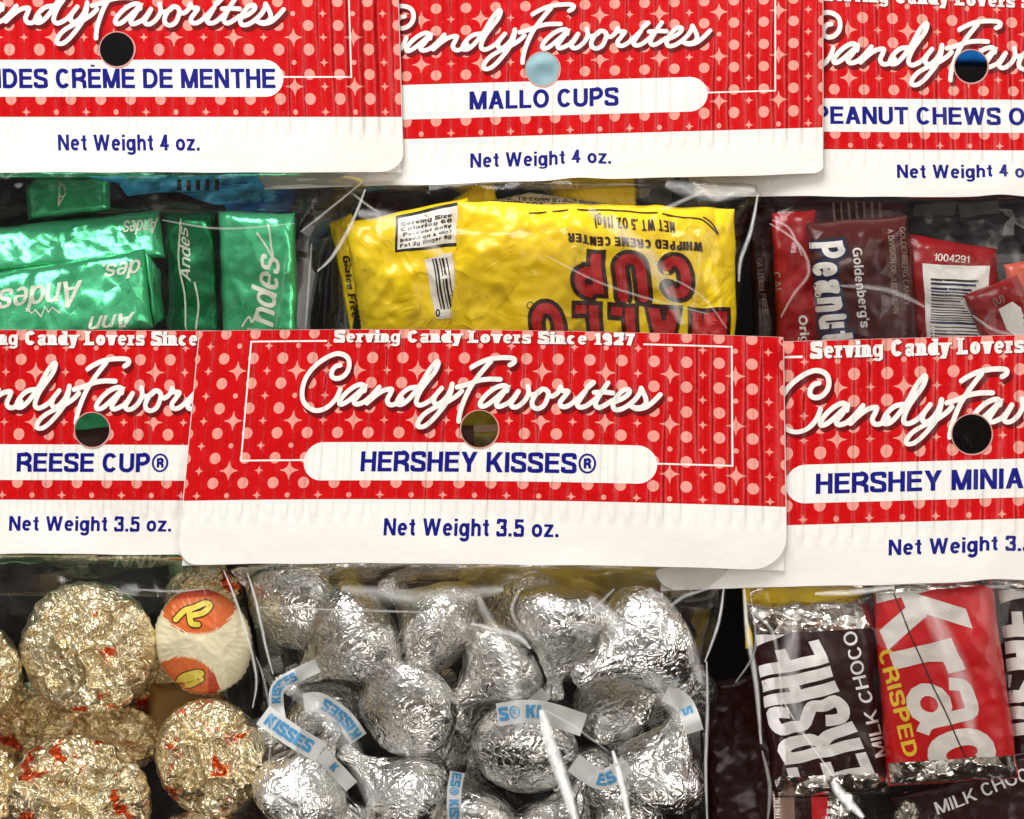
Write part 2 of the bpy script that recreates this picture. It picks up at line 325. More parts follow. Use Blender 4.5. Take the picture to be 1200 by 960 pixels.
def glyph(ch, w, xs=1.0):
    W = WID.get(ch, .6)*xs; e = w/2; S = []; wx = w*1.12; X = XH
    st = lambda *p, closed=False: S.append(('S', list(p), closed))
    cv = lambda p, closed=False: S.append(('S', p, closed))
    D = lambda x0, y0, x1, y1, k=1.0: S.append(('P', [(x0-wx*k/2, y0), (x0+wx*k/2, y0), (x1+wx*k/2, y1), (x1-wx*k/2, y1)]))
    B = lambda x0, y0, x1, y1: S.append(('P', [(x0, y0), (x1, y0), (x1, y1), (x0, y1)]))
    k = min(1, .9)
    if ch in 'EÈ': B(0, 0, w, 1); B(w*.9, 1-w*k, W, 1); B(w*.9, .52-w*k/2, W*.94, .52+w*k/2); B(w*.9, 0, W, w*k)
    if ch == 'È': B(W*.25, 1.1, W*.55, 1.2)
    elif ch == 'H': B(0, 0, w, 1); B(W-w, 0, W, 1); B(w*.9, .52-e*k, W-w*.9, .52+e*k)
    elif ch == 'F': B(0, 0, w, 1); B(w*.9, 1-w*k, W, 1); B(w*.9, .50-e*k, W*.9, .50+e*k)
    elif ch == 'L': B(0, 0, w, 1); B(w*.9, 0, W, w*k)
    elif ch == 'I': B((W-w)/2, 0, (W+w)/2, 1)
    elif ch == 'T': B((W-w)/2, 0, (W+w)/2, 1-w*.8); B(0, 1-w*k, W, 1)
    elif ch in 'PRB':
        B(0, 0, w, 1); yb = .44 if ch == 'P' else .46
        r = (1-yb)/2-e*.45
        cv([(w*.8, 1-e*k)]+[(W-e-r*.95, 1-e*k)]+arc(W-e-min(r, W*.35), (1+yb)/2-.01, min(r, W*.35), (1-yb)/2-e*.4, 80, -80, 10)+[(W-e-r*.95, yb+e*.1), (w*.8, yb+e*.1)])
        if ch == 'R': cv(catmull([(W*.52, yb), (W-e*1.15, yb*.72), (W-e, .16), (W-e*.7, 0)], 5))
        if ch == 'B': cv([(w*.8, e*k), (W-e-.2*xs, e*k)]+arc(W-e-.2*xs, .24, .2*xs, .24-e, -80, 80, 8)+[(w*.8, .48)])
    elif ch == 'D': B(0, 0, w, 1); cv([(w*.8, 1-e*k), (W*.45, 1-e*k)]+arc(W*.45, .5, W*.55-e, .5-e*k, 80, -80, 14)+[(W*.45, e*k), (w*.8, e*k)])
    elif ch in 'O0': cv(arc(W/2, .5, W/2-e, .515-e, 0, 345, 23, 2.1), True)
    elif ch == 'C': cv(arc(W/2, .5, W/2-e, .515-e, 38, 322, 20, 2.2))
    elif ch == 'G': cv(arc(W/2, .5, W/2-e, .515-e, 40, 322, 20, 2.2)); B(W*.52, .40, W, .40+w*.85); B(W-w, 0, W, .45)
    elif ch == 'U': cv([(e, 1), (e, .34)]+arc(W/2, .34, W/2-e, .34-e+.015, 185, 355, 12, 2.2)+[(W-e, .34), (W-e, 1)])
    elif ch == 'J': cv([(W-e, 1), (W-e, .3)]+arc(W/2, .3, W/2-e, .3-e, -5, -175, 10))
    elif ch == 'S': cv(catmull([(W-e, .70), (W*.84, .89), (W/2, 1.01-e), (W*.17, .88), (e, .72), (W*.20, .58), (W*.5, .505), (W*.82, .42), (W-e*.95, .27), (W*.84, .115), (W/2, e-.01), (W*.14, .125), (e*.95, .31)], 4))
    elif ch == 'N': B(0, 0, w, 1); B(W-w, 0, W, 1); D(w*.55, 1, W-w*.55, 0)
    elif ch == 'M': B(0, 0, w, 1); B(W-w, 0, W, 1); D(w*.55, 1, W/2, 0, .95); D(W-w*.55, 1, W/2, 0, .95)
    elif ch == 'A': D(wx/2, 0, W/2, 1); D(W-wx/2, 0, W/2, 1); B(W*.24, .24, W*.76, .24+w*.85)
    elif ch == 'V': D(wx/2, 1, W/2, 0); D(W-wx/2, 1, W/2, 0)
    elif ch == 'W': q = .9; D(wx/2, 1, W*.28, 0, q); D(W*.5, 1, W*.28, 0, q); D(W*.5, 1, W*.72, 0, q); D(W-wx/2, 1, W*.72, 0, q)
    elif ch == 'X': D(wx/2, 0, W-wx/2, 1); D(wx/2, 1, W-wx/2, 0)
    elif ch == 'K': B(0, 0, w, 1); D(w, .36, W-wx*.6, 1, 1.1); D(w+W*.2, .55, W-wx*.55, 0, 1.1)
    elif ch == 'Y': B((W-w)/2, 0, (W+w)/2, .44); D(wx/2, 1, W/2, .40); D(W-wx/2, 1, W/2, .40)
    elif ch == 'Z': B(0, 1-w*k, W, 1); B(0, 0, W, w*k); D(wx*.7, w*.8, W-wx*.7, 1-w*.8, 1.1)
    elif ch == 'o': cv(arc(W/2, X/2, W/2-e, X/2+.012-e, 0, 340, 18, 2.2), True)
    elif ch == 'c': cv(arc(W/2, X/2, W/2-e, X/2+.012-e, 42, 318, 15, 2.2))
    elif ch == 'e': cv(arc(W/2, X/2, W/2-e, X/2+.012-e, 2, 318, 17, 2.2)); B(e, X*.42, W-w*.3, X*.42+w*.78)
    elif ch == 'a': cv(catmull([(e*1.2, X*.70), (W*.25, X-e*1.1), (W*.5, X-e*.9), (W*.78, X*.86), (W-w*.75, X*.62), (W-w*.75, X*.2), (W-e*.2, e*.5)], 4)); cv(arc(W*.44, X*.30, max(W*.44-e*1.1, e*.75), max(X*.30-e*.6, e*.75), 10, 350, 12, 2), True)
    elif ch == 't': B(W*.30, .16, W*.30+w, .95); B(0, X-w*.75, W, X); cv(catmull([(W*.30+e, .2), (W*.38+e, e*1.1), (W, e*.9)], 4))
    elif ch in 'il': B((W-w)/2, 0, (W+w)/2, 1 if ch == 'l' else X); ch == 'i' and B((W-w)/2, 1-w*.85, (W+w)/2, 1)
    elif ch in 'hnum':
        if ch == 'u': B(W-w, 0, W, X); cv([(e, X), (e, .26)]+arc(W/2, .26, W/2-e, .26-e*.9, 185, 350, 10))
        elif ch == 'm': B(0, 0, w, X); [cv([(x0+e, 0), (x0+e, X*.62)]+arc(x0-W*.19+e, X*.62, W*.19, X*.4-e, 0, 150, 8)) for x0 in (W*.5-e, W-w)]
        else: B(0, 0, w, 1 if ch == 'h' else X); cv([(W-e, 0), (W-e, X*.62)]+arc(W/2+e*.2, X*.62, W/2-e*1.2, X*.40-e, 5, 165, 10))
    elif ch == 'r': B(0, 0, w, X); cv(catmull([(e, X*.55), (W*.45, X-e*1.2), (W, X-e*.9)], 4))
    elif ch == 's': cv(catmull([(x, y*X) for x, y in [(W-e, .70), (W*.82, .87), (W/2, 1.01-e*1.35), (W*.17, .86), (e, .70), (W*.22, .585), (W*.5, .52), (W*.82, .42), (W-e*.95, .27), (W*.82, .135), (W/2, e*1.35-.01), (W*.16, .14), (e*.95, .31)]], 4))
    elif ch in 'dgbqp':
        flip = ch in 'bp'; f = (lambda x: W-x) if flip else (lambda x: x)
        x0, x1 = sorted((f(W-w), f(W)))
        B(x0, 0 if ch in 'db' else -.05, x1, 1 if ch in 'db' else X)
        cv([(f(x), y) for x, y in arc(W/2-e*.3, X/2, W/2-e*1.1, X/2+.012-e, 0, 340, 16, 2.2)], True)
        if ch == 'g': cv([(W-e, .05)]+arc(W/2, -.06, W/2-e, .26-e, -5, -165, 10))
    elif ch in 'vy':
        D(wx/2, X, W/2, 0); D(W-wx/2, X, W/2, 0) if ch == 'v' else D(W-wx/2, X, W*.34, -.27)
        if ch == 'y': B(W*.02, -.27, W*.36, -.27+w*.8)
    elif ch == 'k': B(0, 0, w, 1); D(w, .26, W-wx*.6, X, 1.1); D(w+W*.2, .40, W-wx*.55, 0, 1.1)
    elif ch == 'z': B(0, X-w*.8, W, X); B(0, 0, W, w*.8); D(wx*.6, w*.7, W-wx*.6, X-w*.7, 1.1)
    elif ch == '1': B(W-w, 0, W, 1); B(0, .70, W-w*.9, .70+w*.7)
    elif ch == '2': cv(catmull([(e, .68), (W*.18, .91), (W*.5, 1-e), (W*.84, .90), (W-e, .70), (W*.78, .46), (W*.35, .24), (e, e*.9)], 4)); B(0, 0, W, w*.9)
    elif ch == '3': cv(catmull([(e, .72), (W*.2, .92), (W*.5, 1-e), (W*.84, .90), (W-e*1.2, .74), (W*.78, .57), (W*.42, .53)], 4)); cv(catmull([(W*.42, .53), (W*.82, .46), (W-e, .29), (W*.82, .10), (W*.5, e), (W*.17, .09), (e, .29)], 4))
    elif ch == '4': B(W-w*1.55, 0, W-w*.55, 1); B(0, .22, W, .22+w*.85); D(wx*.55, .26, W-w*1.1, .98)
    elif ch == '5': B(W*.12, 1-w*.9, W*.95, 1); B(W*.10, .45, W*.10+w*.9, 1); cv(catmull([(W*.10+e, .50), (W*.5, .62), (W*.84, .52), (W-e, .32), (W*.82, .10), (W*.48, e), (W*.15, .09), (e, .27)], 4))
    elif ch == '7': B(0, 1-w*.9, W, 1); cv(catmull([(W-e*1.2, 1-w*.5), (W*.55, .5), (W*.36, 0)], 4))
    elif ch in '69': 
        f = (lambda x, y: (x, y)) if ch == '9' else (lambda x, y: (W-x, 1-y))
        cv([f(*p) for p in arc(W/2, .68, W/2-e, .32-e, 0, 340, 14)], True); cv([f(*p) for p in catmull([(W-e, .7), (W-e, .4), (W*.78, .1), (W*.42, e), (e*1.2, .2)], 4)])
    elif ch == '8': cv(arc(W/2, .75, W/2-e*1.3, .25-e, 0, 340, 12), True); cv(arc(W/2, .27, W/2-e, .27-e, 0, 340, 12), True)
    elif ch in '.,': B((W-w)/2, 0, (W+w)/2, w)
    elif ch == "'": B((W-w)/2, .68, (W+w)/2, 1)
    elif ch == '(': cv(catmull([(W-e*.5, 1.02), (e*1.3, .72), (e*1.3, .12), (W-e*.5, -.2)], 5))
    elif ch == ')': cv(catmull([(e*.5, 1.02), (W-e*1.3, .72), (W-e*1.3, .12), (e*.5, -.2)], 5))
    elif ch == '®':
        t = w*.5; cv([], False); S.pop()
        S.append(('T', arc(W/2, .5, W/2-t/2, .5-t/2, 0, 345, 24, 2), True, t))
        gw, g2 = glyph('R', .27)
        for s in g2:
            q = [(W*.30+x*.46, .25+y*.50) for x, y in s[1]]
            S.append(('P', q) if s[0] == 'P' else ('T', q, s[2], .125))
    return W, S
SLAB = dict(r=[(0, 0, 1), (0, 1, 0)], i=[(0, 0, 1), (0, 1, 0)], n=[(0, 0, 1), (1, 0, 1), (0, 1, 0)], d=[(1, 0, 1), (1, 2, 0)], L=[(0, 0, 1), (0, 3, 1)], v=[(0, 1, 1), (1, 1, 1)], y=[(0, 1, 1), (1, 1, 1)])
SLAB['1'] = [(1, 0, 1)]
def text2d(txt, w=.17, xs=1.0, track=.085, slab=False):
    """-> (width, list of 2-D pieces (V, F), start x of every character)"""
    x = 0; out = []; starts = []
    w0 = w
    for ch in txt:
        w = w0*(.74 if ch in 'aegs' and w0/xs > .19 else 1)
        W, S = glyph(ch, w, xs); starts.append(x)
        for s in S:
            if s[0] == 'P': V, F = list(s[1]), [tuple(range(len(s[1])))]
            else: V, F = strip2d(s[1], s[3] if s[0] == 'T' else w, s[2])
            out.append(([(a+x, b) for a, b in V], F))
        if slab:
            for (side, lev, both) in SLAB.get(ch, []):
                cx = (w/2 if side == 0 else W-w/2); y = (0, XH-.13, 1-.13, 1-.13)[lev]
                x0, x1 = cx-w*.5-.10, cx+w*.5+.10
                if not both: x1 = cx
                out.append(([(x+x0, y), (x+x1, y), (x+x1, y+.13), (x+x0, y+.13)], [(0, 1, 2, 3)]))
        x += W+track*(1 if ch != ' ' else .6)
    return x-track, out, starts
def refine(V, F, step):
    """cut the large quads of a flat piece so that it can follow a bent surface"""
    P = list(V); Q = []
    for f in F:
        if len(f) != 4: Q.append(f); continue
        a, b, c, d = [V[i] for i in f]
        L = max(math.dist(a, b), math.dist(c, d)); H = max(math.dist(b, c), math.dist(d, a))
        nu, nv = max(1, math.ceil(L/step-.2)), max(1, math.ceil(H/step-.2))
        if nu == nv == 1: Q.append(f); continue
        o = len(P)
        for j in range(nv+1):
            for i in range(nu+1):
                u, v = i/nu, j/nv
                P.append(tuple(lerp(lerp(a[k], b[k], u), lerp(d[k], c[k], u), v) for k in (0, 1)))
        for j in range(nv):
            for i in range(nu):
                q = o+j*(nu+1)+i; Q.append((q, q+1, q+nu+2, q+nu+1))
    return P, Q

# ------------------------------------------------------------------ header cards
T2 = lambda pts, ox: [(ox+x/8, 400+y/8) for x, y in pts]
A_, B_, C_, D_ = 340, 460, 580, 690
SCRIPT = [
 (T2([(470,225),(430,235),(395,275),(390,325),(430,350),(490,335),(540,280),(555,210),(535,150),(480,120),(420,120),(330,160),(230,235),(155,330),(118,430),(115,530),(150,600),(220,645),(290,645),(360,610),(420,550),(450,500),(470,450)], A_)),
 (T2([(695,465),(700,425),(655,405),(580,440),(510,500),(465,560),(470,590),(510,580),(570,540),(640,480),(700,430),(650,500),(600,560),(620,590),(680,575),(735,535),(790,480),(835,430)], A_)),
 (T2([(835,430),(780,500),(720,580)], A_)),
 (T2([(720,580),(800,510),(880,460),(950,450),(940,490),(910,550),(930,592),(980,590),(1050,540)], A_)),
 (T2([(230,430),(160,440),(100,480),(55,540),(45,585),(90,590),(150,545),(215,470),(270,395),(320,310),(375,230),(420,190),(428,215),(400,280),(330,370),(270,450),(230,530),(225,580),(260,600),(330,570),(390,520),(460,440)], B_)),
 (T2([(460,440),(410,500),(385,560),(410,590),(460,570),(515,510),(545,450),(560,400)], B_)),
 (T2([(560,400),(545,480),(500,580),(440,660),(370,740),(300,795),(245,800),(237,765),(290,690),(380,630),(480,585),(560,540),(610,505),(650,465)], B_)),
 (T2([(740,245),(800,210),(900,170),(1000,155),(1100,155),(1142,170),(1138,200),(1100,222)], B_)),
 (T2([(920,190),(850,270),(780,360),(720,450),(660,580),(630,680),(620,750)], B_)),
 (T2([(605,430),(700,405),(800,370),(900,355),(1010,358)], B_)),
 (T2([(1072,465),(1075,430),(1035,415),(960,440),(880,500),(825,570),(830,608),(880,600),(960,540),(1040,470),(1075,435),(1030,500),(975,580),(990,612),(1040,600),(1110,560),(1180,470)], B_)),
 (T2([(220,470),(185,530),(150,585),(170,617),(220,608),(280,555),(315,490),(310,420)], C_)),
 (T2([(312,440),(330,500),(400,485),(440,450)], C_)),
 (T2([(480,455),(440,450),(390,490),(350,560),(355,610),(400,632),(455,605),(490,540),(500,480),(475,455)], C_)),
 (T2([(500,505),(540,515),(590,480),(615,430),(630,462),(685,470),(650,520),(612,570),(622,608),(670,612),(740,570),(800,515),(850,465)], C_)),
 (T2([(850,465),(800,540),(772,590),(795,618),(850,608),(920,560),(980,500)], C_)),
 (T2([(1060,390),(1010,460),(955,550),(943,600),(975,622),(1030,600),(1100,555)], C_)),
 (T2([(930,480),(1020,477),(1105,485)], C_)),
 (T2([(225,575),(320,535),(378,485),(370,452),(320,462),(262,520),(228,590),(242,638),(300,638),(370,600),(440,540),(480,480),(490,440)], D_)),
 (T2([(490,440),(510,480),(535,540),(530,590),(480,622),(420,618),(390,600)], D_)),
 (T2([(390,605),(450,633),(530,620),(600,570),(670,500)], D_)),
]
IDOT = T2([(868,432), (920, 388)], C_)
def kiss_inv(px, py):
    """pixel on the front card -> the flat print template (u, v)"""
    u = px-562.0; v = py-1
    for _ in range(12):
        X, Y = kiss_map(u, v); u -= (X-px); v -= (Y-py)
    return u, v
def kiss_map(u, v):
    return 562+.9973*u+9.5e-5*u*u+(v-503)*(-.04+.00016*u), v+4e-5*(u+130)**2
SCRIPT_UV = [[kiss_inv(*p) for p in s] for s in SCRIPT]
IDOT_UV = [kiss_inv(*p) for p in IDOT]

def unmap(card, x, y):
    if card.ident: return kiss_inv(x, y)
    u = (x-card.u0)/card.sx; v = 520
    for _ in range(12): px, py = card.P(u, v); v += (y-py)*.9; u += (x-px)/card.sx
    return u, v
class Card:
    def __init__(s, Y0, hole, hr, u0=0, sx=1, kn=None, slope=0, sh=0, crease=None, ident=False, bow=2.5e-5, tilt=(0, 0), edge_l=-352, edge_r=352, rcorner=(26, 40), seed=0, q=0, cl=None):
        s.__dict__.update(locals())
    def P(s, u, v):
        if s.ident: x, y = kiss_map(u, v)
        else:
            sl = interp(s.slope, v) if isinstance(s.slope, list) else s.slope
            x = s.u0+u*s.sx+s.q*u*u+(v-518)*s.sh; y = interp(s.kn, v)+sl*u*s.sx
        if s.crease:
            cu, ca, cw = s.crease; g = math.exp(-((u-cu)/cw)**2)*smooth(585, 640, v); y -= ca*g
        y += 1.3*smooth(600, 660, v)*nz(u/70, s.seed*2.3, 4.4)
        return x, y
    def depth(s, u, v):
        Y = s.Y0+s.bow*u*u+s.tilt[0]*u+s.tilt[1]*(v-518)+(.45+.5*smooth(560, 660, v))*nz(u/120+s.seed, v/110, s.seed)
        if s.crease:
            cu, ca, cw = s.crease; Y -= abs(ca)*.35*math.exp(-((u-cu)/cw*1.2)**2)*smooth(560, 650, v)
        if s.cl: Y += s.cl(u, v)
        return Y
    def co(s, u, v, off, snap=True):
        x, y = s.P(u, v); hx, hy = s.hole; d = math.hypot(x-hx, y-hy); r = s.hr
        if snap and d < r:
            k = r/max(d, .01); x = hx+(x-hx)*k; y = hy+(y-hy)*k
        return at(x, y, s.depth(u, v)-off), d < r-.01
    def piece(s, mb, V, F, m, off, inc=0.0):
        idx = []; ins = []
        for i, (u, v) in enumerate(V):
            c, inside = s.co(u, v, off+inc*i); idx.append(mb.v(c, (u/100, v/100))); ins.append(inside)
        for f in F:
            if all(ins[i] for i in f): continue
            mb.f([idx[i] for i in f], m, off > .03)
    def rows(s, mb, Lf, Rf, v0, v1, m, off, step=3.2, rim=None, vs=None):
        nv = max(1, round((v1-v0)/step)); wmax = max(Rf(v0+(v1-v0)*t/8)-Lf(v0+(v1-v0)*t/8) for t in range(9)); nu = max(2, round(wmax/step))
        vs = vs or [v0+(v1-v0)*j/nv for j in range(nv+1)]; nv = len(vs)-1
        V = []; F = []
        for v in vs:
            l, r = Lf(v), Rf(v)
            for i in range(nu+1): V.append((lerp(l, r, i/nu), v))
        for j in range(nv):
            for i in range(nu):
                a = j*(nu+1)+i; F.append((a, a+1, a+nu+2, a+nu+1))
        s.piece(mb, V, F, m, off)
        if rim:
            loop = [i for i in range(nu+1)]+[j*(nu+1)+nu for j in range(1, nv+1)]+[nv*(nu+1)+i for i in range(nu-1, -1, -1)]+[j*(nu+1) for j in range(nv-1, 0, -1)]
            q = []
            for i in loop:
                u, v = V[i]; a = mb.v(s.co(u, v, off, False)[0], (u/100, v/100)); cu = 1 if u > 0 else -1
                b = mb.v(at(*s.P(u+cu*rim[1]*(1 if 395 < v < 655 else .3), v), s.depth(u, v)-off+rim[0]), (u/100, v/100)); q.append((a, b))
            for i in range(len(q)):
                (a, b), (c, d) = q[i], q[(i+1) % len(q)]; mb.f((a, c, d, b), m)

def rounded(l, r, v0, v1, rl, rr):
    def e(v, rad):
        if v > v1-rad: t = (v-(v1-rad))/rad; return rad*(1-math.sqrt(max(0, 1-t*t)))
        return 0
    return (lambda v: l+e(v, rl)), (lambda v: r-e(v, rr))
def vsamples(v0, v1, step, rad):
    a = []; v = v0
    while v < v1-rad: a.append(v); v += step
    n = 12
    a += [v1-rad+rad*math.sin(math.pi/2*i/n) for i in range(n+1)]
    return a

def header_card(card, label_fit, net_fit, parent, script=True):
    mb = MB(); L, Rr = card.edge_l, card.edge_r; top, bot = 386, 660
    lf, rf = rounded(L, Rr, top, bot, *card.rcorner)
    card.rows(mb, lf, rf, top, bot, CARD, 0, rim=(.45, .9), vs=vsamples(top, bot, 3.2, max(card.rcorner)))
    # folded-over back flap with square corners, its own punched hole
    bk = Card(**{k: v for k, v in card.__dict__.items() if k not in ('s', 'self')}); bk.Y0 = card.Y0+1.1
    bk.rows(mb, lambda v: L+6, lambda v: Rr-3, top, bot+.5, CARD, 0, step=4)
    # red panel
    card.rows(mb, lambda v: L+.2, lambda v: Rr-.2, top+.2, 585, RED, .022)
    # polka dots and stars
    S0 = 37.0; k0 = -8.58
    def inside(u, v): return L+1 < u < Rr-1
    for j in range(7):
        v = 390+29.2*j
        for k in range(-2, 20):
            u = (k+k0)*S0
            if not (L-6 < u < Rr+6) : continue
            disc = [(min(max(u+6.7*math.cos(a), L+.5), Rr-.5), min(max(v+6.7*math.sin(a), top+.4), 584.6)) for a in (2*math.pi*i/20 for i in range(20))]
            card.piece(mb, disc, [tuple(range(20))], PINK, .040)
            # the star or small disc to the lower right
            uu, vv = u+S0/2, v+14.6
            if not (L+8 < uu < Rr-8) or vv > 583: continue
            if j % 2 == 1 and k % 2 == 0: r1, r2 = 12, 2.9
            elif k % 2 == 0: r1, r2 = 3.1, 0
            else: r1, r2 = 5.6, 1.5
            if r2 == 0: pts = [(uu+r1*math.cos(2*math.pi*i/14), vv+r1*math.sin(2*math.pi*i/14)) for i in range(14)]; fs = [tuple(range(14))]
            else:
                pts = [(uu, vv)]
                for i in range(4):
                    a = math.pi/2*i; pts.append((uu+r1*math.cos(a), vv+r1*math.sin(a)))
                    for t in (.3, .5, .7):       # concave flank
                        x = (1-t)**2*r1+2*t*(1-t)*r2*.35; y = t*t*r1+2*t*(1-t)*r2*.35
                        p = rot((x, y), a); pts.append((uu+p[0], vv+p[1]))
                n = len(pts)-1; fs = [(0, 1+i, 1+(i+1) % n) for i in range(n)]
            card.piece(mb, [(u_, min(v_, 584.6)) for u_, v_ in pts], fs, PINK, .043)
    # the punched hole: cut paper wall through to the back flap and a frayed pale lip
    hx, hy = card.hole; N = 40; r = card.hr; ring = []
    for k in range(N):
        a = 2*math.pi*k/N; u0, v0 = unmap(card, hx+r*math.cos(a), hy+r*math.sin(a)); Y = card.depth(u0, v0)
        lw = .9+.9*max(0, nz(math.cos(a)*1.3, math.sin(a)*1.3, card.seed))+.5*max(0, math.cos(a-.6))
        ring.append([mb.v(at(hx+q*math.cos(a), hy+q*math.sin(a), Y+d), (u0/100, v0/100)) for q, d in ((r+lw, -.165), (r-.1, -.17), (r-.5, 1.3))])
    for k in range(N):
        p, q = ring[k], ring[(k+1) % N]
        mb.f((p[0], q[0], q[1], p[1]), LIP, True); mb.f((p[1], q[1], q[2], p[2]), LIP, True)
    # frame lines
    fl, fr_, ft, fb = -285, 289, 399.5, 539
    def line(p, q):
        n = max(2, int(math.dist(p, q)/4)); P = [(lerp(p[0], q[0], i/n), lerp(p[1], q[1], i/n)) for i in range(n+1)]
        V, F = strip2d(P, 2.0); card.piece(mb, V, F, WHITE, .062)
    line((fl, ft), (-190, ft)); line((fl, ft-1), (fl, fb+1)); line((fl, fb), (-205, fb)); line((188, ft), (fr_, ft)); line((fr_, ft-1), (fr_, fb+1)); line((204, fb), (fr_, fb))
    # label pill
    pr = 22.4
    def pl(v): t = (v-540.6)/pr; return -208+pr*(1-math.sqrt(max(0, 1-t*t)))
    vs = [540.6-pr*math.cos(math.pi*i/18) for i in range(19)]
    card.rows(mb, pl, lambda v: -pl(v)-3, 518.2, 563, WHITE, .068, vs=vs)
    # script with its dark drop shadow
    if script:
        for (dx, dy, wd, m, off) in ((3.0, 5.0, 6.6, DKRED, .075), (0, 0, 5.7, WHITE, .115)):
            for s in SCRIPT_UV:
                P = catmull(s, 5); V, F = strip2d(P, wd, caps=True)
                card.piece(mb, [(a+dx, b+dy) for a, b in V], F, m, off, .0001)
            V, F = strip2d(IDOT_UV, wd*1.15, caps=True); card.piece(mb, [(a+dx, b+dy) for a, b in V], F, m, off)
    # lettering
    def put(txt, ul, ur, base, cap, w, m, off, sub=None, slab=False, arcq=0, track=.085):
        W, pcs, st = text2d(txt, w, 1, track, slab)
        a, b = (st[sub[0]], (st[sub[1]] if sub[1] < len(st) else W+track)-track) if sub else (0, W)
        k = (ur-ul)/(b-a)
        for n_, (V, F) in enumerate(pcs):
            V, F = refine(V, F, .35)
            card.piece(mb, [(ul+(x-a)*k, base-y*cap) for x, y in V], F, m, off+.004*(n_ % 5))
    put('Serving Candy Lovers Since 1927', -180, 179, 402, 14.2, .285, DKRED, .085, slab=True, track=.13)
    put('Serving Candy Lovers Since 1927', -181, 178, 401.3, 14.2, .275, WHITE, .120, slab=True, track=.13)
    put(*label_fit[:3], 552.5, 23.6, .20, BLUE, .105, sub=label_fit[3] if len(label_fit) > 3 else None)
    put(*net_fit, 627.5, 20.2, .19, BLUE, .035, track=.11)
    return build('header_card', mb, parent)

CARDS = {}
CARDS['kisses'] = Card(0, (562, 503), 22, ident=True, edge_l=-352, edge_r=347, rcorner=(26, 40), seed=1,
    cl=lambda u, v: -1.6*smooth(300, 355, u)*smooth(440, 386, v))
CARDS['reese'] = Card(4, (108, 504), 20.5, 112, .945, [(386, 387), (402, 405.5), (418, 420), (475, 479), (503, 505), (518, 521), (563, 563), (585, 586), (628, 623), (660, 649.5)], .004, -.03, seed=2)
CARDS['mini'] = Card(3.5, (1139, 509), 23.5, 1139, 1.05, [(386, 394), (402, 416), (418, 433), (475, 495), (503, 521), (518, 539), (563, 584.5), (585, 609.5), (628, 648.5), (660, 682)], -.028, -.01, crease=(22, 2.5, 26), seed=3)
CARDS['andes'] = Card(21.8, (137, 58), 20.3, 137, .948, [(386, -58), (475, 27.5), (503, 54), (518, 70), (563, 113.5), (585, 137), (628, 177), (660, 202)], .0, .03, seed=4, edge_r=350, rcorner=(26, 30),
    cl=lambda u, v: 6.0*smooth(250, 375, u))
CARDS['mallo'] = Card(31, (636, 81), 20, 636, .943, [(386, -28), (411.5, 0), (475, 56.5), (518, 95), (563, 135.7), (585, 158.6), (628, 195), (660, 212.5)], -.028, .0, crease=(42, 2.6, 28), seed=5, edge_r=348, rcorner=(26, 14))
CARDS['peanut'] = Card(35, (1138, 78), 19.5, 1138, .945, [(386, -9), (411.5, 17.5), (475, 78), (518, 116.5), (563, 155.5), (585, 176), (628, 209.5), (660, 231)], [(386, .04), (411, .035), (475, .02), (518, .008), (660, .004)], .02, crease=(32, 2.8, 26), seed=6)

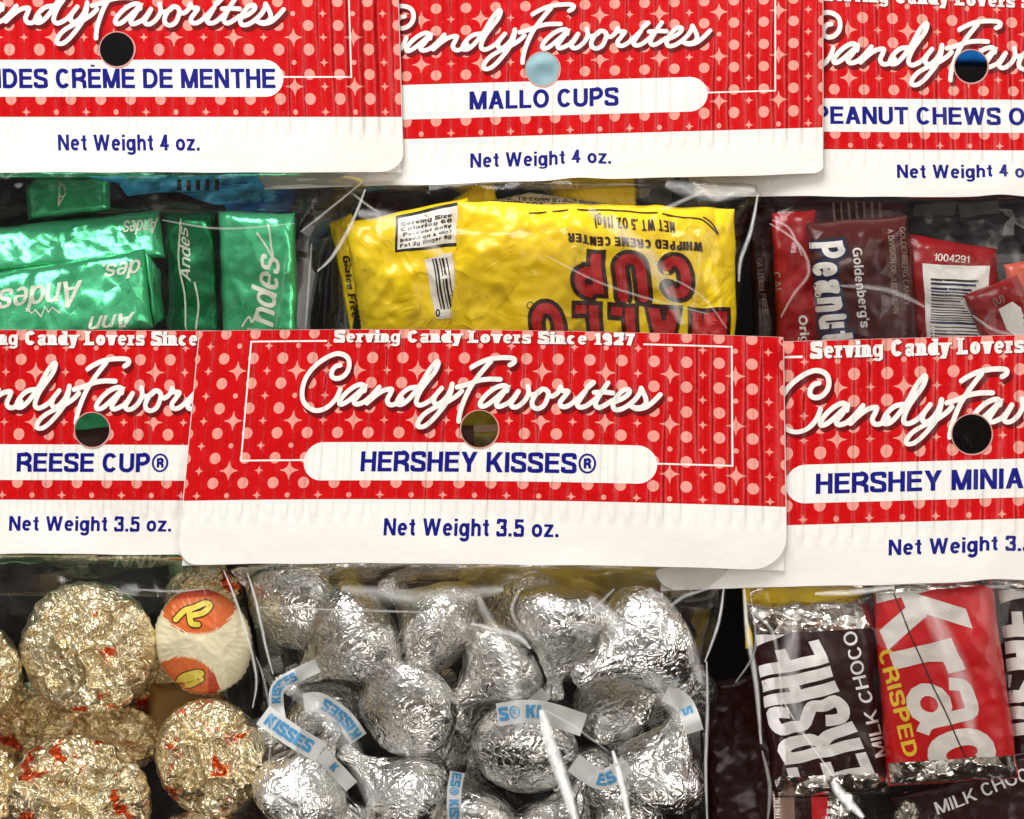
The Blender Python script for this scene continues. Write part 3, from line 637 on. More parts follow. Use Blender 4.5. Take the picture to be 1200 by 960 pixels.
# ------------------------------------------------------------------ wrappers: closed pillow bodies with their print in the same mesh
class Slab:
    def __init__(s, quad, Y, h, back=None, ridge=.35, p=6, tilt=(0, 0), wob=1.2, wrk=.5, seed=0, zig=None, bulge=0, wl=28):
        s.__dict__.update(locals()); s.back = back if back is not None else h*.9
        s.size = (max(math.dist(quad[0], quad[1]), math.dist(quad[3], quad[2])), max(math.dist(quad[0], quad[3]), math.dist(quad[1], quad[2])))
    def px(s, u, v, wob=True):
        a, b, c, d = s.quad
        x = lerp(lerp(a[0], b[0], u), lerp(d[0], c[0], u), v); y = lerp(lerp(a[1], b[1], u), lerp(d[1], c[1], u), v)
        if wob and s.wob:
            x += s.wob*nz(v*s.size[1]/s.wl+s.seed, u*2, 1.7); y += s.wob*nz(u*s.size[0]/s.wl, v*2, s.seed+5.2)
        return x, y
    def inv(s, X, Y):
        u = v = .5; a, b, c, d = s.quad
        for _ in range(8):
            x, y = s.px(u, v, False); ex, ey = X-x, Y-y
            ux = lerp(b[0]-a[0], c[0]-d[0], v); uy = lerp(b[1]-a[1], c[1]-d[1], v)
            vx = lerp(d[0]-a[0], c[0]-b[0], u); vy = lerp(d[1]-a[1], c[1]-b[1], u)
            det = ux*vy-uy*vx or 1e-9
            u += (ex*vy-ey*vx)/det; v += (ey*ux-ex*uy)/det
        return u, v
    def prof(s, u, v):
        f = lambda t: max(0, 1-abs(2*t-1)**s.p)**.6
        return f(min(max(u, 0), 1))*f(min(max(v, 0), 1))
    def depth(s, u, v):
        q = s.prof(u, v); U, V = u*s.size[0], v*s.size[1]
        n = nz(U/34+s.seed*3.1, V/34, s.seed)+.5*nz(U/13, V/13+s.seed, s.seed+9)
        dome = 1-s.bulge*((2*u-1)**2*.5+(2*v-1)**2*.5)
        n -= s.ridge/max(s.wrk, .1)*((1-abs(nz(U/55+s.seed*1.3, V/75, s.seed+2)))**5*1.2)
        return s.Y-s.h*q*dome+s.wrk*n*min(1, q*1.5)+s.tilt[0]*(u-.5)+s.tilt[1]*(v-.5)
    def body(s, mb, m, step=2.6):
        nu, nv = max(4, round(s.size[0]/step)), max(4, round(s.size[1]/step))
        gu = [.5-.5*math.cos(math.pi*(.12+.76*i/nu)) for i in range(nu+1)]; gu = [(g-gu[0])/(gu[-1]-gu[0]) for g in gu]
        gv = [.5-.5*math.cos(math.pi*(.12+.76*i/nv)) for i in range(nv+1)]; gv = [(g-gv[0])/(gv[-1]-gv[0]) for g in gv]
        fr = []; bk = []
        for j, v in enumerate(gv):
            for i, u in enumerate(gu):
                x, y = s.px(u, v)
                if s.zig:
                    if 'l' in s.zig and i == 0: x += (j % 2)*2.6
                    if 'r' in s.zig and i == nu: x -= (j % 2)*2.6
                    if 't' in s.zig and j == 0: y += (i % 2)*2.6
                    if 'b' in s.zig and j == nv: y -= (i % 2)*2.6
                fr.append(mb.v(at(x, y, s.depth(u, v)), (x/100, y/100)))
                bd = i in (0, nu) or j in (0, nv)
                bk.append(mb.v(at(x, y, s.depth(u, v)+.25 if bd else s.Y+s.back*s.prof(u, v)+s.tilt[0]*(u-.5)+s.tilt[1]*(v-.5)+.3), (x/100, y/100)))
        W = nu+1
        for j in range(nv):
            for i in range(nu):
                a = j*W+i; mb.f((fr[a], fr[a+W], fr[a+W+1], fr[a+1]), m); mb.f((bk[a], bk[a+1], bk[a+W+1], bk[a+W]), m)
        lp = [i for i in range(W)]+[j*W+nu for j in range(1, nv+1)]+[nv*W+i for i in range(nu-1, -1, -1)]+[j*W for j in range(nv-1, 0, -1)]
        for i in range(len(lp)):
            a, b = lp[i], lp[(i+1) % len(lp)]; mb.f((fr[a], fr[b], bk[b], bk[a]), m)
    def decal(s, mb, V, F, m, off, clip=(0.0, 0.0, 1.0, 1.0)):
        idx = []; out = []
        for (x, y) in V:
            u, v = s.inv(x, y); cu, cv = min(max(u, clip[0]), clip[2]), min(max(v, clip[1]), clip[3])
            out.append((u < clip[0], u > clip[2], v < clip[1], v > clip[3])); X, Y = s.px(cu, cv)
            idx.append(mb.v(at(X, Y, s.depth(cu, cv)-off), (X/100, Y/100)))
        for f in F:
            if any(all(out[i][k] for i in f) for k in range(4)): continue
            mb.f([idx[i] for i in f], m, True)
    def text(s, mb, txt, org, dx, up, length, cap, m, off, w=.17, xs=1.0, track=.09, shear=0, clip=(0, 0, 1, 1), step=4.0, wl=None):
        """org: start of the baseline in px; dx: reading direction; up: direction of the letters' tops"""
        W, pcs, st = text2d(txt, wl or w, xs, track)
        if wl: pcs = text2d_as(txt, w, wl, xs, track)
        dx = Vector(dx).normalized(); up = Vector(up).normalized(); k = (length/W) if length else cap
        for n_, (V, F) in enumerate(pcs):
            if step < cap*.9: V, F = refine(V, F, step/cap)
            s.decal(mb, [(org[0]+dx.x*(x+shear*y)*k+up.x*y*cap, org[1]+dx.y*(x+shear*y)*k+up.y*y*cap) for x, y in V], F, m, off+.006*(n_ % 5), clip)
    def box(s, mb, u0, v0, u1, v1, m, off, step=4.0):
        nu, nv = max(1, round((u1-u0)*s.size[0]/step)), max(1, round((v1-v0)*s.size[1]/step)); I = []
        for j in range(nv+1):
            for i in range(nu+1):
                u, v = lerp(u0, u1, i/nu), lerp(v0, v1, j/nv); X, Y = s.px(u, v); I.append(mb.v(at(X, Y, s.depth(u, v)-off), (X/100, Y/100)))
        for j in range(nv):
            for i in range(nu):
                a = j*(nu+1)+i; mb.f((I[a], I[a+1], I[a+nu+2], I[a+nu+1]), m)
    def quad_(s, mb, q, m, off, step=4.0):
        V, F = refine(list(q), [(0, 1, 2, 3)], step); s.decal(mb, V, F, m, off)
def text2d_as(txt, w, wl, xs, track):
    """strokes of width w laid on the skeleton of weight wl (for outlined letters)"""
    x = 0; out = []
    for ch in txt:
        W, S = glyph(ch, wl, xs)
        for s in S:
            if s[0] == 'P':
                cx = sum(p[0] for p in s[1])/len(s[1]); cy = sum(p[1] for p in s[1])/len(s[1]); d = (w-wl)/2; q = []
                for p in s[1]: q.append((p[0]+d*(1 if p[0] > cx else -1), p[1]+d*(1 if p[1] > cy else -1)))
                out.append(([(a+x, b) for a, b in q], [tuple(range(len(q)))]))
            else:
                V, F = strip2d(s[1], w, s[2], caps=not s[2]); out.append(([(a+x, b) for a, b in V], F))
        x += W+track
    return out

def candy(name, label, cat, mb, group=None): return build(name, mb, None, True, None, label, cat, group)

# ------------------------------------------------------------------ film pouches
def card_px_depth(card, x, y):
    if card.ident: u, v = kiss_inv(x, y)
    else:
        u = (x-card.u0)/card.sx; v = 600
        for _ in range(8): px, py = card.P(u, v); v += (y-py)*.9; u += (x-px)/card.sx
    return card.depth(u, v)
def pouch(parent, card, ybot, outline_l, outline_r, y0, y1, front, back, m=FILM, creases=(), seed=0, step=7, name='film_pouch'):
    """front(x, y) / back(x, y): depth of the two sheets"""
    mb = MB(); front0, back0 = front, back
    def front(x, y):
        t = smooth(ybot-6, ybot+75, y); c = card_px_depth(card, x, min(y, ybot-4))
        return lerp(c+.55, front0(x, y), t)
    def back(x, y):
        t = smooth(ybot-4, ybot+55, y); c = card_px_depth(card, x, min(y, ybot-4))
        return lerp(c+.62, back0(x, y), t)
    y0 = ybot-26; nv = max(2, round((y1-y0)/step)); xs = [(interp(outline_l, y0+(y1-y0)*j/nv), interp(outline_r, y0+(y1-y0)*j/nv)) for j in range(nv+1)]
    nu = max(2, round(max(b-a for a, b in xs)/step)); fr = []; bk = []
    for j in range(nv+1):
        y = y0+(y1-y0)*j/nv; l, r = xs[j]
        for i in range(nu+1):
            t = i/nu; x = lerp(l, r, t); e = min(1, 9*min(t, 1-t))**.5
            f, b = front(x, y), back(x, y); mid = (f+b)/2
            wv = (.7*nz(x/40+seed, y/55, seed)+.35*nz(x/16, y/22+seed, 3.3))*min(1, max(0, (b-f-.12)/8))
            fr.append(mb.v(at(x, y, lerp(mid, f+wv, e)), (x/100, y/100))); bk.append(mb.v(at(x, y, lerp(mid+.3, b, e)), (x/100, y/100)))
    W = nu+1
    for j in range(nv):
        for i in range(nu):
            a = j*W+i; mb.f((fr[a], fr[a+W], fr[a+W+1], fr[a+1]), m)
            mb.f((bk[a], bk[a+1], bk[a+W+1], bk[a+W]), m)
    for (pts, wd, cm) in creases:  # strips along folds and edges with painted glints, glare and haze
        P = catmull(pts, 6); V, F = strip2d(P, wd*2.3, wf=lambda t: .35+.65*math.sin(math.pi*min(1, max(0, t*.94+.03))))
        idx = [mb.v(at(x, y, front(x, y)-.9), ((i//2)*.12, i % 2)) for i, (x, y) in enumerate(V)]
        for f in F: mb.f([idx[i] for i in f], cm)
    return build(name, mb, parent)

#@@OBJECTS
# ------------------------------------------------------------------ the setting: the dark back of the display
mb = MB()
q = [mb.v((x, .120, z)) for x, z in ((-.5, -.4), (.5, -.4), (.5, .4), (-.5, .4))]; mb.f(q, BACK)
build('wall', mb, kind='structure', smooth=False)

# ------------------------------------------------------------------ bags: header card + film
def bag(key, label, label_fit, net_fit):
    c = CARDS[key]; root = empty('candy_bag', at(c.hole[0], c.hole[1], c.Y0), label, 'candy bag', 'bags of candy hanging on the display')
    header_card(c, label_fit, net_fit, root); return root
b_kis = bag('kisses', 'clear bag of silver foil chocolate drops under the front middle red card', ('HERSHEY KISSES®', -139, 136), ('Net Weight 3.5 oz.', -107, 95))
b_ree = bag('reese', 'clear bag of crumpled gold foil cups under the lower left red card', ('REESE CUP®', -97, 91), ('Net Weight 3.5 oz.', -104, 97))
b_min = bag('mini', 'clear bag of brown and red chocolate bars under the lower right red card', ('HERSHEY MINIATURES', -174, 58, (0, 13)), ('Net Weight 3.5 oz.', -92, 109))
b_and = bag('andes', 'clear bag of green foil mints under the upper left red card', ('ANDES CRÈME DE MENTHE', -142, 195, (2, 21)), ('Net Weight 4 oz.', -76, 99))
b_mal = bag('mallo', 'clear bag of yellow wrapped cups under the upper middle red card', ('MALLO CUPS', -91, 94), ('Net Weight 4 oz.', -90, 85))
b_pea = bag('peanut', 'clear bag of dark wrapped peanut chews under the upper right red card', ('PEANUT CHEWS ORIGINAL', -194, 66, (0, 14)), ('Net Weight 4 oz.', -94, 82))

# films ------------------------------------------------------------
def front_fn(card_y, top, y_reach, bulge):
    return lambda x, y: lerp(card_y+.9, bulge, smooth(top-10, y_reach, y))
FX = SHEEN_F
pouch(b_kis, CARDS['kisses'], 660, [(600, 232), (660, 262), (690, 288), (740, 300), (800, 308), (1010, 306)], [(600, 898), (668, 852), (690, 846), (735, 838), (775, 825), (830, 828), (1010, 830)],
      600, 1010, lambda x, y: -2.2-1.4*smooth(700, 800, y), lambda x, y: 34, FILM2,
      [([(634, 832), (645, 872), (660, 915), (678, 972)], 9.5, GLARE_W), ([(632, 830), (668, 848), (712, 880)], 2.2, FX), ([(718, 880), (730, 925), (738, 965)], 5, GLARE_W),
       ([(552, 731), (580, 738), (606, 746), (622, 760)], 5, CREASE), ([(310, 932), (335, 952), (352, 975)], 9, GLARE_W),
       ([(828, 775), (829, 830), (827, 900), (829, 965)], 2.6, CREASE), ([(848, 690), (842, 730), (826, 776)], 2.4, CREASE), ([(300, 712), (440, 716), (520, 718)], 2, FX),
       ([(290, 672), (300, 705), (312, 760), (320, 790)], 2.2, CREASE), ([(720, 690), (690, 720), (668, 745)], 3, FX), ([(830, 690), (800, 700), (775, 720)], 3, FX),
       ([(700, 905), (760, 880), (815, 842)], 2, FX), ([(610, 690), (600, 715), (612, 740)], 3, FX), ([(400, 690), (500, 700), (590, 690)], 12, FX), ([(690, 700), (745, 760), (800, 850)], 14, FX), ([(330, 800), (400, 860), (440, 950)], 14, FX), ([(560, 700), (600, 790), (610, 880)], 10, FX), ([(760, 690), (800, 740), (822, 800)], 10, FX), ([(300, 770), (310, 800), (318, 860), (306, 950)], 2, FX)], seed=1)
pouch(b_ree, CARDS['reese'], 649, [(590, -70), (1010, -70)], [(590, 330), (660, 262), (700, 286), (800, 306), (1010, 312)], 590, 1010,
      lambda x, y: .5, lambda x, y: 34, FILM,
      [([(262, 668), (282, 720), (300, 790), (296, 830)], 2.2, CREASE), ([(150, 690), (200, 693), (240, 690)], 2, FX)], seed=2)
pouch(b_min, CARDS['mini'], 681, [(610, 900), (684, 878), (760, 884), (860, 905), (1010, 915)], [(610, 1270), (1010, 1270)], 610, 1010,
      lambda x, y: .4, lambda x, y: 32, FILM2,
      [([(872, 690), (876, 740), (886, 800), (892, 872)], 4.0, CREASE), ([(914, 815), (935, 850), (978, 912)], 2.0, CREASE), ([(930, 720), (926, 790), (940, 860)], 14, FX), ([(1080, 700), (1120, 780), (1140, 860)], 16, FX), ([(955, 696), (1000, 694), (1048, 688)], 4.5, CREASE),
       ([(976, 915), (985, 930), (1012, 958)], 7, GLARE_W), ([(886, 722), (905, 740), (914, 790), (916, 840)], 3, FX), ([(862, 800), (885, 760), (880, 700)], 2, FX), ([(893, 880), (902, 920), (900, 960)], 3, FX)], seed=3)
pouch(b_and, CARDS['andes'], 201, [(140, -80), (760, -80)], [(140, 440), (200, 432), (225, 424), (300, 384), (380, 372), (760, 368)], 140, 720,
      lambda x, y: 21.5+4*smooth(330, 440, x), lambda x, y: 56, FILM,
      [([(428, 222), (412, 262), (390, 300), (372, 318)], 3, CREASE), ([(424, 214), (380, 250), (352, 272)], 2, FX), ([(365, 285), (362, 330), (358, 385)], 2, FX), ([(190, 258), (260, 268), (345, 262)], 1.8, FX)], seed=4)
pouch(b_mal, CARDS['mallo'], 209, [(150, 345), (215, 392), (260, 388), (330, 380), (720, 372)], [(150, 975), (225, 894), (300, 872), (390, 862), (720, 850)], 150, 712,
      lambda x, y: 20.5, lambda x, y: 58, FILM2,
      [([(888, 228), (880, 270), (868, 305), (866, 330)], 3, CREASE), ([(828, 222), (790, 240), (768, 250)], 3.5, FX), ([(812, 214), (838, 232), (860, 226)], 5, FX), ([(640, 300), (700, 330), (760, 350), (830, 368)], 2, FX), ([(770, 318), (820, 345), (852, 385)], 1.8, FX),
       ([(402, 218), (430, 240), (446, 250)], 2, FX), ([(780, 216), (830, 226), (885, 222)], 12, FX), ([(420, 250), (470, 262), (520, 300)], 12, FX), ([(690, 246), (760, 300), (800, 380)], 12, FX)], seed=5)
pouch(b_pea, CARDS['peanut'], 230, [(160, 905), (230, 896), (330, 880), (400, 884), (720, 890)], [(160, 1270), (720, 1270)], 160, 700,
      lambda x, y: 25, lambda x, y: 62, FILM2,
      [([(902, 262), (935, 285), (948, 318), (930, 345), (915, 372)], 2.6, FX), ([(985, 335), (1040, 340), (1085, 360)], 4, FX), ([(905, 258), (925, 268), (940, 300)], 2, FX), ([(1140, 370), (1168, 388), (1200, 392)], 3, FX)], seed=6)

# ------------------------------------------------------------------ foil chocolate drops
KP = [(0, -.26), (.28, -.24), (.55, -.19), (.78, -.10), (.92, .01), (.99, .14), (1.0, .28), (.975, .42), (.90, .58), (.77, .76), (.61, .93), (.45, 1.09), (.32, 1.24), (.22, 1.39), (.16, 1.53), (.145, 1.62), (.17, 1.72), (.205, 1.82), (.19, 1.92), (.10, 1.97), (0, 1.98)]
def drop(base, tip, rad, Y, sgn, label, seed, mt=None, stretch=1.0):
    mt = mt or SILVER
    rad *= 1.06; s = (CAMD+Y)/CAMD*.2; r = rad*s; L = 1.98*r*stretch
    dx, dz = (tip[0]-base[0])*s, -(tip[1]-base[1])*s; pl = math.hypot(dx, dz)
    if pl > L: L = pl
    dy = sgn*math.sqrt(max(0, L*L-pl*pl)); ax = Vector((dx, dy, dz)).normalized()
    stretch = L/(1.98*r); M = Vector((0, 0, 1)).rotation_difference(ax).to_matrix()
    mb = MB(); prof = []
    for i in range(len(KP)-1):
        for k in range(3): t = k/3; prof.append((lerp(KP[i][0], KP[i+1][0], t), lerp(KP[i][1], KP[i+1][1], t)))
    prof.append(KP[-1]); NA = 84; O = Vector(at(base[0], base[1], Y))*1000
    ring = []
    for (pr, ph) in prof:
        row = []
        for a in range(NA):
            th = 2*math.pi*a/NA; c, s_ = math.cos(th), math.sin(th)
            p = Vector((pr*c, pr*s_, ph))
            # crumple: sharp creases on the foil, long pleats running to the twisted tip
            n1 = 1-abs(mn.noise(p*2.6+Vector((seed, 0, 0)))); n2 = 1-abs(mn.noise(p*5.5+Vector((0, seed, 3)))); n3 = mn.noise(p*11+Vector((3, 1, seed)))
            tw = smooth(.75, 1.6, ph); pleat = math.sin(th*9+4*mn.noise(Vector((c*1.3, s_*1.3, seed+ph*.4)))+ph*1.2)
            d = .026*(n1**5-.5)+.012*(n2**5-.5)+.003*n3+tw*(.045*pleat*min(1, pr*4)+.10*mn.noise(p*4+Vector((seed, 7, 1))))
            f = 1+d/max(pr, .22)*min(1, pr*3)
            lean = .10*tw*mn.noise(Vector((seed*1.7, ph, 2)))
            v = Vector((p.x*f+lean, p.y*f-lean*.6, p.z*stretch+(d*.35 if pr < .8 and ph < .1 else 0)*-1))*r
            row.append(mb.v(tuple((O+M@v)/1000), (th, ph)))
        ring.append(row)
    for i in range(len(ring)-1):
        for a in range(NA):
            b_ = (a+1) % NA; mb.f((ring[i][a], ring[i][b_], ring[i+1][b_], ring[i+1][a]), mt)
    o = build('foil_chocolate_drop', mb, None, True, tuple(O/1000), label, 'chocolate', 'silver foil chocolate drops in the middle bag')
    return o
def flag(parent, pts, wd, Y, txt=None, start=0.1, cap=.5, flip=False, curl=2.0, seed=0):
    """paper flag: a ribbon through px points, with its repeated printed word"""
    mb = MB(); P = catmull(pts, 10); n = len(P)
    cum = [0]
    for i in range(1, n): cum.append(cum[-1]+math.dist(P[i-1], P[i]))
    def fr(d, t):
        d = min(max(d, 0), cum[-1]-1e-6); i = max(k for k in range(n-1) if cum[k] <= d); f = (d-cum[i])/(cum[i+1]-cum[i])
        p = (lerp(P[i][0], P[i+1][0], f), lerp(P[i][1], P[i+1][1], f)); a = P[max(0, i-1)]; b = P[min(n-1, i+2)]
        l = math.dist(a, b); nx, ny = -(b[1]-a[1])/l, (b[0]-a[0])/l
        yy = (Y if not isinstance(Y, (list, tuple)) else lerp(Y[0], Y[1], d/cum[-1]))+curl*nz(d/26, t*.8, seed)
        return p[0]+nx*t*wd, p[1]+ny*t*wd, yy
    N = max(6, int(cum[-1]/3)); g = []
    for i in range(N+1):
        for j in range(7):
            t = -.5+j/6; x, y, yy = fr(cum[-1]*i/N, t); g.append(mb.v(at(x, y, yy)))
    gb = [mb.v((mb.V[k][0], mb.V[k][1]+.00015, mb.V[k][2])) for k in g]
    for i in range(N):
        for j in range(6):
            a = i*7+j; mb.f((g[a], g[a+1], g[a+8], g[a+7]), PAPER); mb.f((gb[a], gb[a+7], gb[a+8], gb[a+1]), PAPER)
    if txt:
        W, pcs, st = text2d(txt, .26, 1, .10); capx = cap*wd
        for q, (V, F) in enumerate(pcs):
            V, F = refine(V, F, .22); idx = []
            for x, y in V:
                d = start+x*capx; t = (.5*cap-y*cap); 
                if flip: d = cum[-1]-start-x*capx; t = -t
                X, Yp, yy = fr(d, t); idx.append((mb.v(at(X, Yp, yy-.10-.004*(q % 5))), 0 <= d <= cum[-1]))
            for f in F:
                if all(idx[i][1] for i in f): mb.f([idx[i][0] for i in f], FLAGBLUE)
    return build('paper_flag', mb, parent)

D = {}
D[15] = drop((388, 858), (332, 792), 50, 19, 1, 'shaded silver foil drop behind the upside-down blue lettered flag', 15)
D[16] = drop((600, 705), (655, 770), 50, 27, 1, 'dim silver foil drop deep between the upper drops below the middle card', 16)
D[8] = drop((716, 822), (728, 884), 46, 22, 1, 'dim small silver foil drop under the big folded drop on the right', 8)
D[13] = drop((556, 975), (550, 890), 48, 17, 1, 'silver foil drop at the bottom carrying the narrow upright flag', 13)
D[18] = drop((520, 888), (470, 850), 48, 24, 1, 'silver foil drop half hidden in the dark gap at the centre', 18)
D[19] = drop((690, 930), (735, 880), 50, 22, 1, 'shaded silver foil drop behind the long white glare streak on the film', 19)
D[17] = drop((425, 1000), (392, 908), 52, 17, -1, 'silver foil drop cut by the bottom edge beside the two lower left flags', 17)
D[20] = drop((388, 790), (430, 720), 46, 26, 1, 'silver foil drop deep under the tip of the long cone shaped drop', 20)
D[21] = drop((800, 830), (770, 780), 46, 27, 1, 'silver foil drop deep against the right edge of the bag', 21)
D[22] = drop((556, 846), (520, 800), 46, 25, 1, 'dim silver foil drop in the gap under the bright glare drop', 22)
D[23] = drop((432, 808), (470, 770), 46, 25, 1, 'dim silver foil drop in the gap above the round wrinkled base', 23)
D[24] = drop((690, 760), (640, 730), 46, 25, 1, 'dim silver foil drop between the hanging drop and the big folded drop', 24)
D[25] = drop((320, 890), (300, 840), 46, 22, 1, 'shaded silver foil drop against the left side of the bag', 25)
D[26] = drop((470, 1000), (520, 960), 50, 18, 1, 'silver foil drop cut by the bottom edge left of the upright flag', 26)
D[27] = drop((740, 985), (700, 960), 50, 20, 1, 'silver foil drop cut by the bottom edge at the right of the bag', 27)
D[1] = drop((338, 715), (374, 676), 54, 13, 1, 'silver foil drop with its flat lilac tinted base turned out, topmost at left', 1)
D[2] = drop((440, 727), (326, 806), 60, 10, -.3, 'silver foil drop lying as a long cone, tip pointing down left', 2)
D[3] = drop((533, 745), (444, 686), 56, 9, 1, 'silver foil drop whose crumpled twisted tip pokes up left under the middle card', 3)
D[4] = drop((470, 836), (520, 806), 58, 6, 1, 'silver foil drop showing a round wrinkled base at the middle of the bag', 4)
D[5] = drop((604, 764), (524, 830), 53, 12, -.4, 'silver foil drop with a bright glare on its cone beside the S lettered flag', 5)
D[6] = drop((662, 702), (648, 818), 57, 9, -.2, 'silver foil drop hanging tip down just right of centre beneath the card', 6)
D[7] = drop((772, 742), (690, 778), 62, 8, -.6, 'largest silver foil drop on the right, deeply folded and pointing left', 7)
D[9] = drop((766, 925), (798, 832), 56, 10, -.3, 'silver foil drop standing tip up at the lower right edge of the bag', 9)
D[10] = drop((612, 890), (632, 818), 60, 6, 1, 'silver foil drop with a round bright base left of the long white glare streak', 10)
D[11] = drop((346, 945), (392, 850), 56, 7, -.5, 'silver foil drop at the lower left under the large slanted flag', 11)
D[12] = drop((496, 948), (396, 880), 57, 11, -.2, 'silver foil drop at the bottom left of centre, tip pointing up left', 12)
D[14] = drop((640, 1000), (688, 900), 54, 13, -.4, 'silver foil drop at the bottom edge below the long white glare streak', 14)
flag(D[2], [(404, 770), (372, 778), (340, 790), (322, 806), (322, 824), (334, 842)], 17, (-.6, 2), 'KISSES KISSES', 8, .62, flip=False, seed=2) if False else None
flag(D[2], [(328, 850), (324, 826), (326, 806), (345, 793), (372, 780)], 17, (3, -.8), 'KISSES', 26, .62, seed=2)
flag(D[11], [(308, 838), (342, 862), (376, 882)], 26, (-1.2, -.6), 'KISSES', 6, .58, curl=.7, seed=11)
flag(D[12], [(376, 884), (398, 906), (412, 922)], 17, (-.8, .6), 'K', 18, .6, seed=12)
flag(D[15], [(356, 824), (376, 824), (402, 842), (420, 866)], 23, (1, 3), 'KISSES', 2, .60, flip=True, seed=15)
flag(D[10], [(583, 838), (612, 834), (640, 836), (684, 850)], 27, (-1.4, .2), 'S® KI', 2, .58, seed=10)
flag(D[13], [(536, 905), (532, 935), (534, 985)], 17, (2, 0), 'ES® KISSES', 1, .66, seed=13)
flag(D[9], [(814, 858), (802, 826), (780, 812)], 22, (1.5, 1), 'S', 30, .55, flip=True, seed=9)
flag(D[14], [(672, 894), (706, 914), (736, 896)], 24, (3, .4), 'ES', 34, .6, seed=14)
flag(D[6], [(640, 812), (624, 826), (600, 842)], 16, (2, 1.2), None, seed=6)
flag(D[5], [(606, 738), (632, 756), (644, 780)], 14, (8, 9), 'KISSES', 10, .6, seed=5)

# ------------------------------------------------------------------ gold foil cups
def gold_mat(name, thr, seed):
    m = bpy.data.materials.new(name); n, b = nodes_of(m); b.inputs['Metallic'].default_value = .92; b.inputs['Roughness'].default_value = .24
    add_bump(n, b, [('crumple', 85, .70), ('crumple', 240, .38), ('worm', 200, .42)])
    t = n.nodes.new('ShaderNodeTexCoord'); ns = n.nodes.new('ShaderNodeTexNoise'); ns.inputs['Scale'].default_value = 150; ns.inputs['Detail'].default_value = 2.5
    mp_ = n.nodes.new('ShaderNodeMapping'); mp_.inputs['Location'].default_value = (seed*.37, seed*.11, seed*.23)
    n.links.new(t.outputs['Object'], mp_.inputs[0]); n.links.new(mp_.outputs[0], ns.inputs['Vector'])
    rg = n.nodes.new('ShaderNodeMapRange'); n.links.new(ns.outputs[0], rg.inputs['Value']); rg.inputs['From Min'].default_value = thr; rg.inputs['From Max'].default_value = thr+.05
    mx = n.nodes.new('ShaderNodeMixRGB'); mx.inputs[1].default_value = (.94, .82, .56, 1); mx.inputs[2].default_value = (.78, .10, .02, 1)
    n.links.new(rg.outputs[0], mx.inputs[0]); n.links.new(mx.outputs[0], b.inputs['Base Color'])
    return m
CUPG = 'foil wrapped cups in the lower left bag'
class Cup:
    """fluted cup facing the viewer: flat crumpled foil face, pleated rim, tapered sides behind"""
    def __init__(s, c, rx, ry, a, Y, h, crumple, seed, tilt=(0, 0), n=96, facep=5, pleats=26):
        s.__dict__.update(locals()); s.a = R(a)
    def loc(s, x, y):
        dx, dy = rot((x-s.c[0], y-s.c[1]), -s.a); return dx/s.rx, dy/s.ry
    def depth(s, x, y):
        lx, ly = s.loc(x, y); rho = min(1, math.hypot(lx, ly)); th = math.atan2(ly, lx)
        Y = s.Y-s.h*max(0, 1-rho**s.facep)**.55+s.tilt[0]*lx+s.tilt[1]*ly
        p = Vector((lx*2.6, ly*2.6, s.seed*3.7))
        n1 = 1-abs(mn.noise(p)); n2 = 1-abs(mn.noise(p*2.3+Vector((5, 1, 0)))); n3 = mn.noise(p*5)
        Y -= s.crumple*(1.5*(n1**5-.4)+.6*(n2**5-.4)+.12*n3)
        Y += s.crumple*.35*math.sin(th*s.pleats+3*mn.noise(p*.7))*smooth(.45, .95, rho)
        return Y
    def body(s, m, fn=None):
        mb = MB(); NR = 34; N = s.n*2; rows = []
        ctr = mb.v(at(*s.c, s.depth(*s.c)))
        def pt(rho, th, sc=1.0):
            wob = 1+(.005*math.sin(th*s.pleats)+.03*mn.noise(Vector((math.cos(th)*2, math.sin(th)*2, s.seed))))*smooth(.7, 1, rho)
            p = rot((rho*s.rx*math.cos(th)*wob*sc, rho*s.ry*math.sin(th)*wob*sc), s.a); return s.c[0]+p[0], s.c[1]+p[1]
        for i in range(1, NR+1):
            rho = (i/NR)**.8; row = []
            for k in range(N):
                x, y = pt(rho, 2*math.pi*k/N); row.append(mb.v(at(x, y, s.depth(x, y)), (rho, k/N)))
            rows.append(row)
        base = max(s.Y, s.Y+1)
        for (sc, dd) in ((1.02, 1.5), (1.0, 4), (.93, 9), (.86, 13)):
            row = []
            for k in range(N):
                th = 2*math.pi*k/N; x, y = pt(1, th, sc*(1+.006*math.sin(th*s.pleats))); row.append(mb.v(at(x, y, base+dd+.5*mn.noise(Vector((x*.1, y*.1, dd)))+s.tilt[0]*math.cos(th)+s.tilt[1]*math.sin(th))))
            rows.append(row)
        for k in range(N): mb.f((ctr, rows[0][(k+1) % N], rows[0][k]), fn(*s.c) if fn else m)
        for i in range(len(rows)-1):
            for k in range(N):
                j = (k+1) % N; q = (rows[i][k], rows[i][j], rows[i+1][j], rows[i+1][k])
                mm = m
                if fn:
                    rho = ((i+1.5)/NR)**.8
                    if rho <= 1: mm = fn(*pt(rho, 2*math.pi*(k+.5)/N))
                mb.f(q, mm)
        mb.f(list(reversed(rows[-1])), m); return mb
